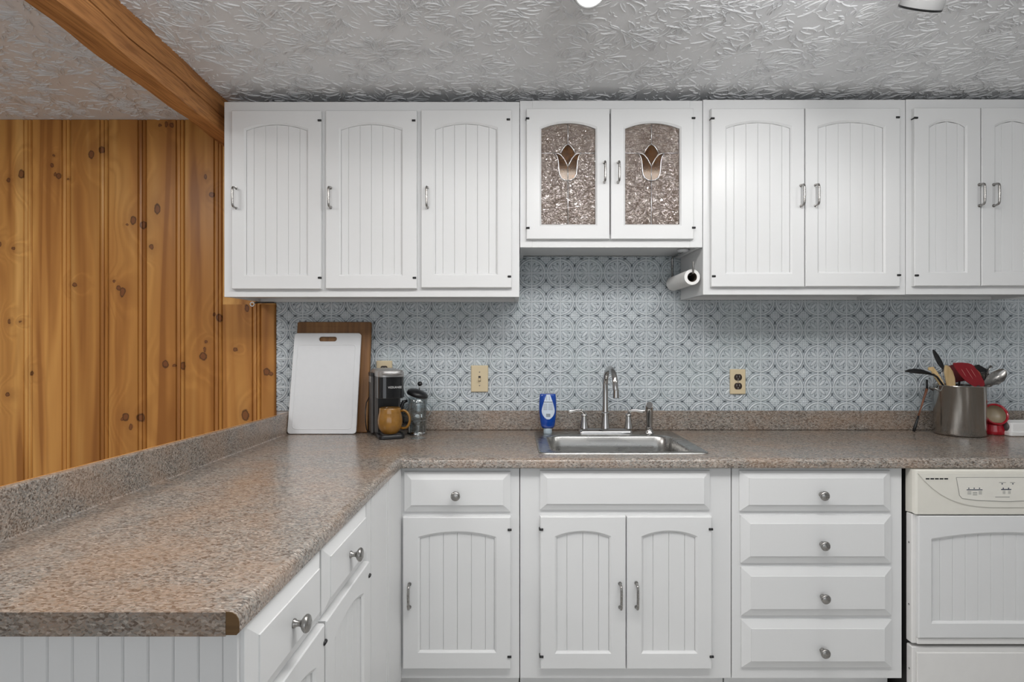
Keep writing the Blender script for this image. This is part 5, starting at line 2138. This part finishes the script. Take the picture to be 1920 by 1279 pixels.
# door with its arched panel
fdw = fmap((0, DWF + 0.036, 0), (1, 0, 0))
m = MB()
zD0, zD1 = Zp(1211, DWF), Zp(966.2, DWF)
m.box(dx0 + 0.001, dx1 - 0.001, DWF + 0.014, DWF + 0.044, zD0, zD1, 0.003)
ddoor = m.build('door_shell', DWWHITE, dw, org=do)
fdoor = fmap((0, DWF + 0.0138, 0), (1, 0, 0))
xd = lambda p: X(p, DWF)
dd_ = door(dw, do, fdoor, dx0 + 0.014, dx1 - 0.014, Zp(1197, DWF), Zp(967.5, DWF), xd(1750), 2 * xc - xd(1750), Zp(1166, DWF), Zp(1014, DWF), Zp(1001.5, DWF), t=0.0138, boards=12)
m = MB()
m.box(dx0 + 0.014, dx1 - 0.014, DWF + 0.0055, DWF + 0.0139, Zp(1210, DWF), Zp(1198.5, DWF), 0.002)
m.build('door_lip', DWWHITE, dw, org=do)
m = MB()
m.box(dx0 + 0.002, dx1 - 0.002, DWF + 0.014, DWF + 0.044, 0.03, Zp(1217, DWF), 0.003)
m.build('kick_panel', DWWHITE, dw, org=do)
m = MB()
m.box(dx0 + 0.014, dx1 - 0.014, DWF + 0.006, DWF + 0.0139, 0.05, Zp(1226, DWF), 0.002)
m.build('kick_insert', DWWHITE, dw, org=do)
for pz in (1022, 1140, 1262):
    m = MB()
    m.lathe([(0.0035, 0.0), (0.003, 0.0012), (0.0, 0.0016)], (dx0 + (0.0010 if pz < 1200 else 0.0020), DWF + 0.028, Zp(pz, DWF)), mat=Matrix.Rotation(-pi / 2, 4, 'Y'), n=12)
    m.build('screw', SATIN, dw, org=do)

# ------------------------------------------------------------------ ceiling spotlights
def can(label, c, aim, rim, lit=GLOW):
    """ceiling spotlight; c is the middle of the mouth of the can"""
    base = Vector((c[0], c[1], ZC))
    ax = Vector(aim).normalized()                      # direction the lamp points
    r = thing('ceiling_spotlight', label, 'lamp', base, group='ceiling spotlights')
    q = Vector((0, 0, -1)).rotation_difference(ax).to_matrix().to_4x4()
    M = Matrix.Translation(Vector(c)) @ q
    m = MB()
    m.M = M
    m.lathe([(0.051, 0.0), (0.0525, 0.004), (0.047, 0.088), (0.040, 0.098), (0.0, 0.100)], (0, 0, 0), n=40)
    m.lathe([(0.0475, 0.0), (0.043, 0.06), (0.0, 0.065)], (0, 0, 0), n=32)
    m.build('shade', LAMPW, r, org=base, sharp=40)
    m = MB()
    m.M = M
    m.lathe([(0.0475, 0.002), (0.0475, -0.0022), (0.0525, -0.0022), (0.0530, 0.003)], (0, 0, 0), n=40)
    m.build('rim', rim, r, org=base)
    m = MB()
    m.M = M
    m.lathe([(0.0, -0.004), (0.020, -0.003), (0.034, 0.002), (0.043, 0.010), (0.040, 0.035), (0.0, 0.05)], (0, 0, 0), n=24)
    m.build('bulb', lit, r, org=base)
    m = MB()
    m.lathe([(0.0, 0.0), (0.045, 0.0), (0.045, -0.006), (0.0, -0.008)], base, n=28)
    top = M @ Vector((0, 0, 0.098))
    m.tube([base + Vector((0, 0, -0.004)), top], 0.010, 10)
    m.build('canopy', LAMPW, r, org=base)
    return r


can('grey white can spotlight at the top edge above the right wall cabinets', W(1725, 15, 1.55), (-0.06, 0.62, -0.78), BLACKP)
can('spotlight with a glaring bulb at the top edge above the glass-door cabinet', W(1109, -25, 1.52), (0.34, -0.62, -0.70), LAMPW)
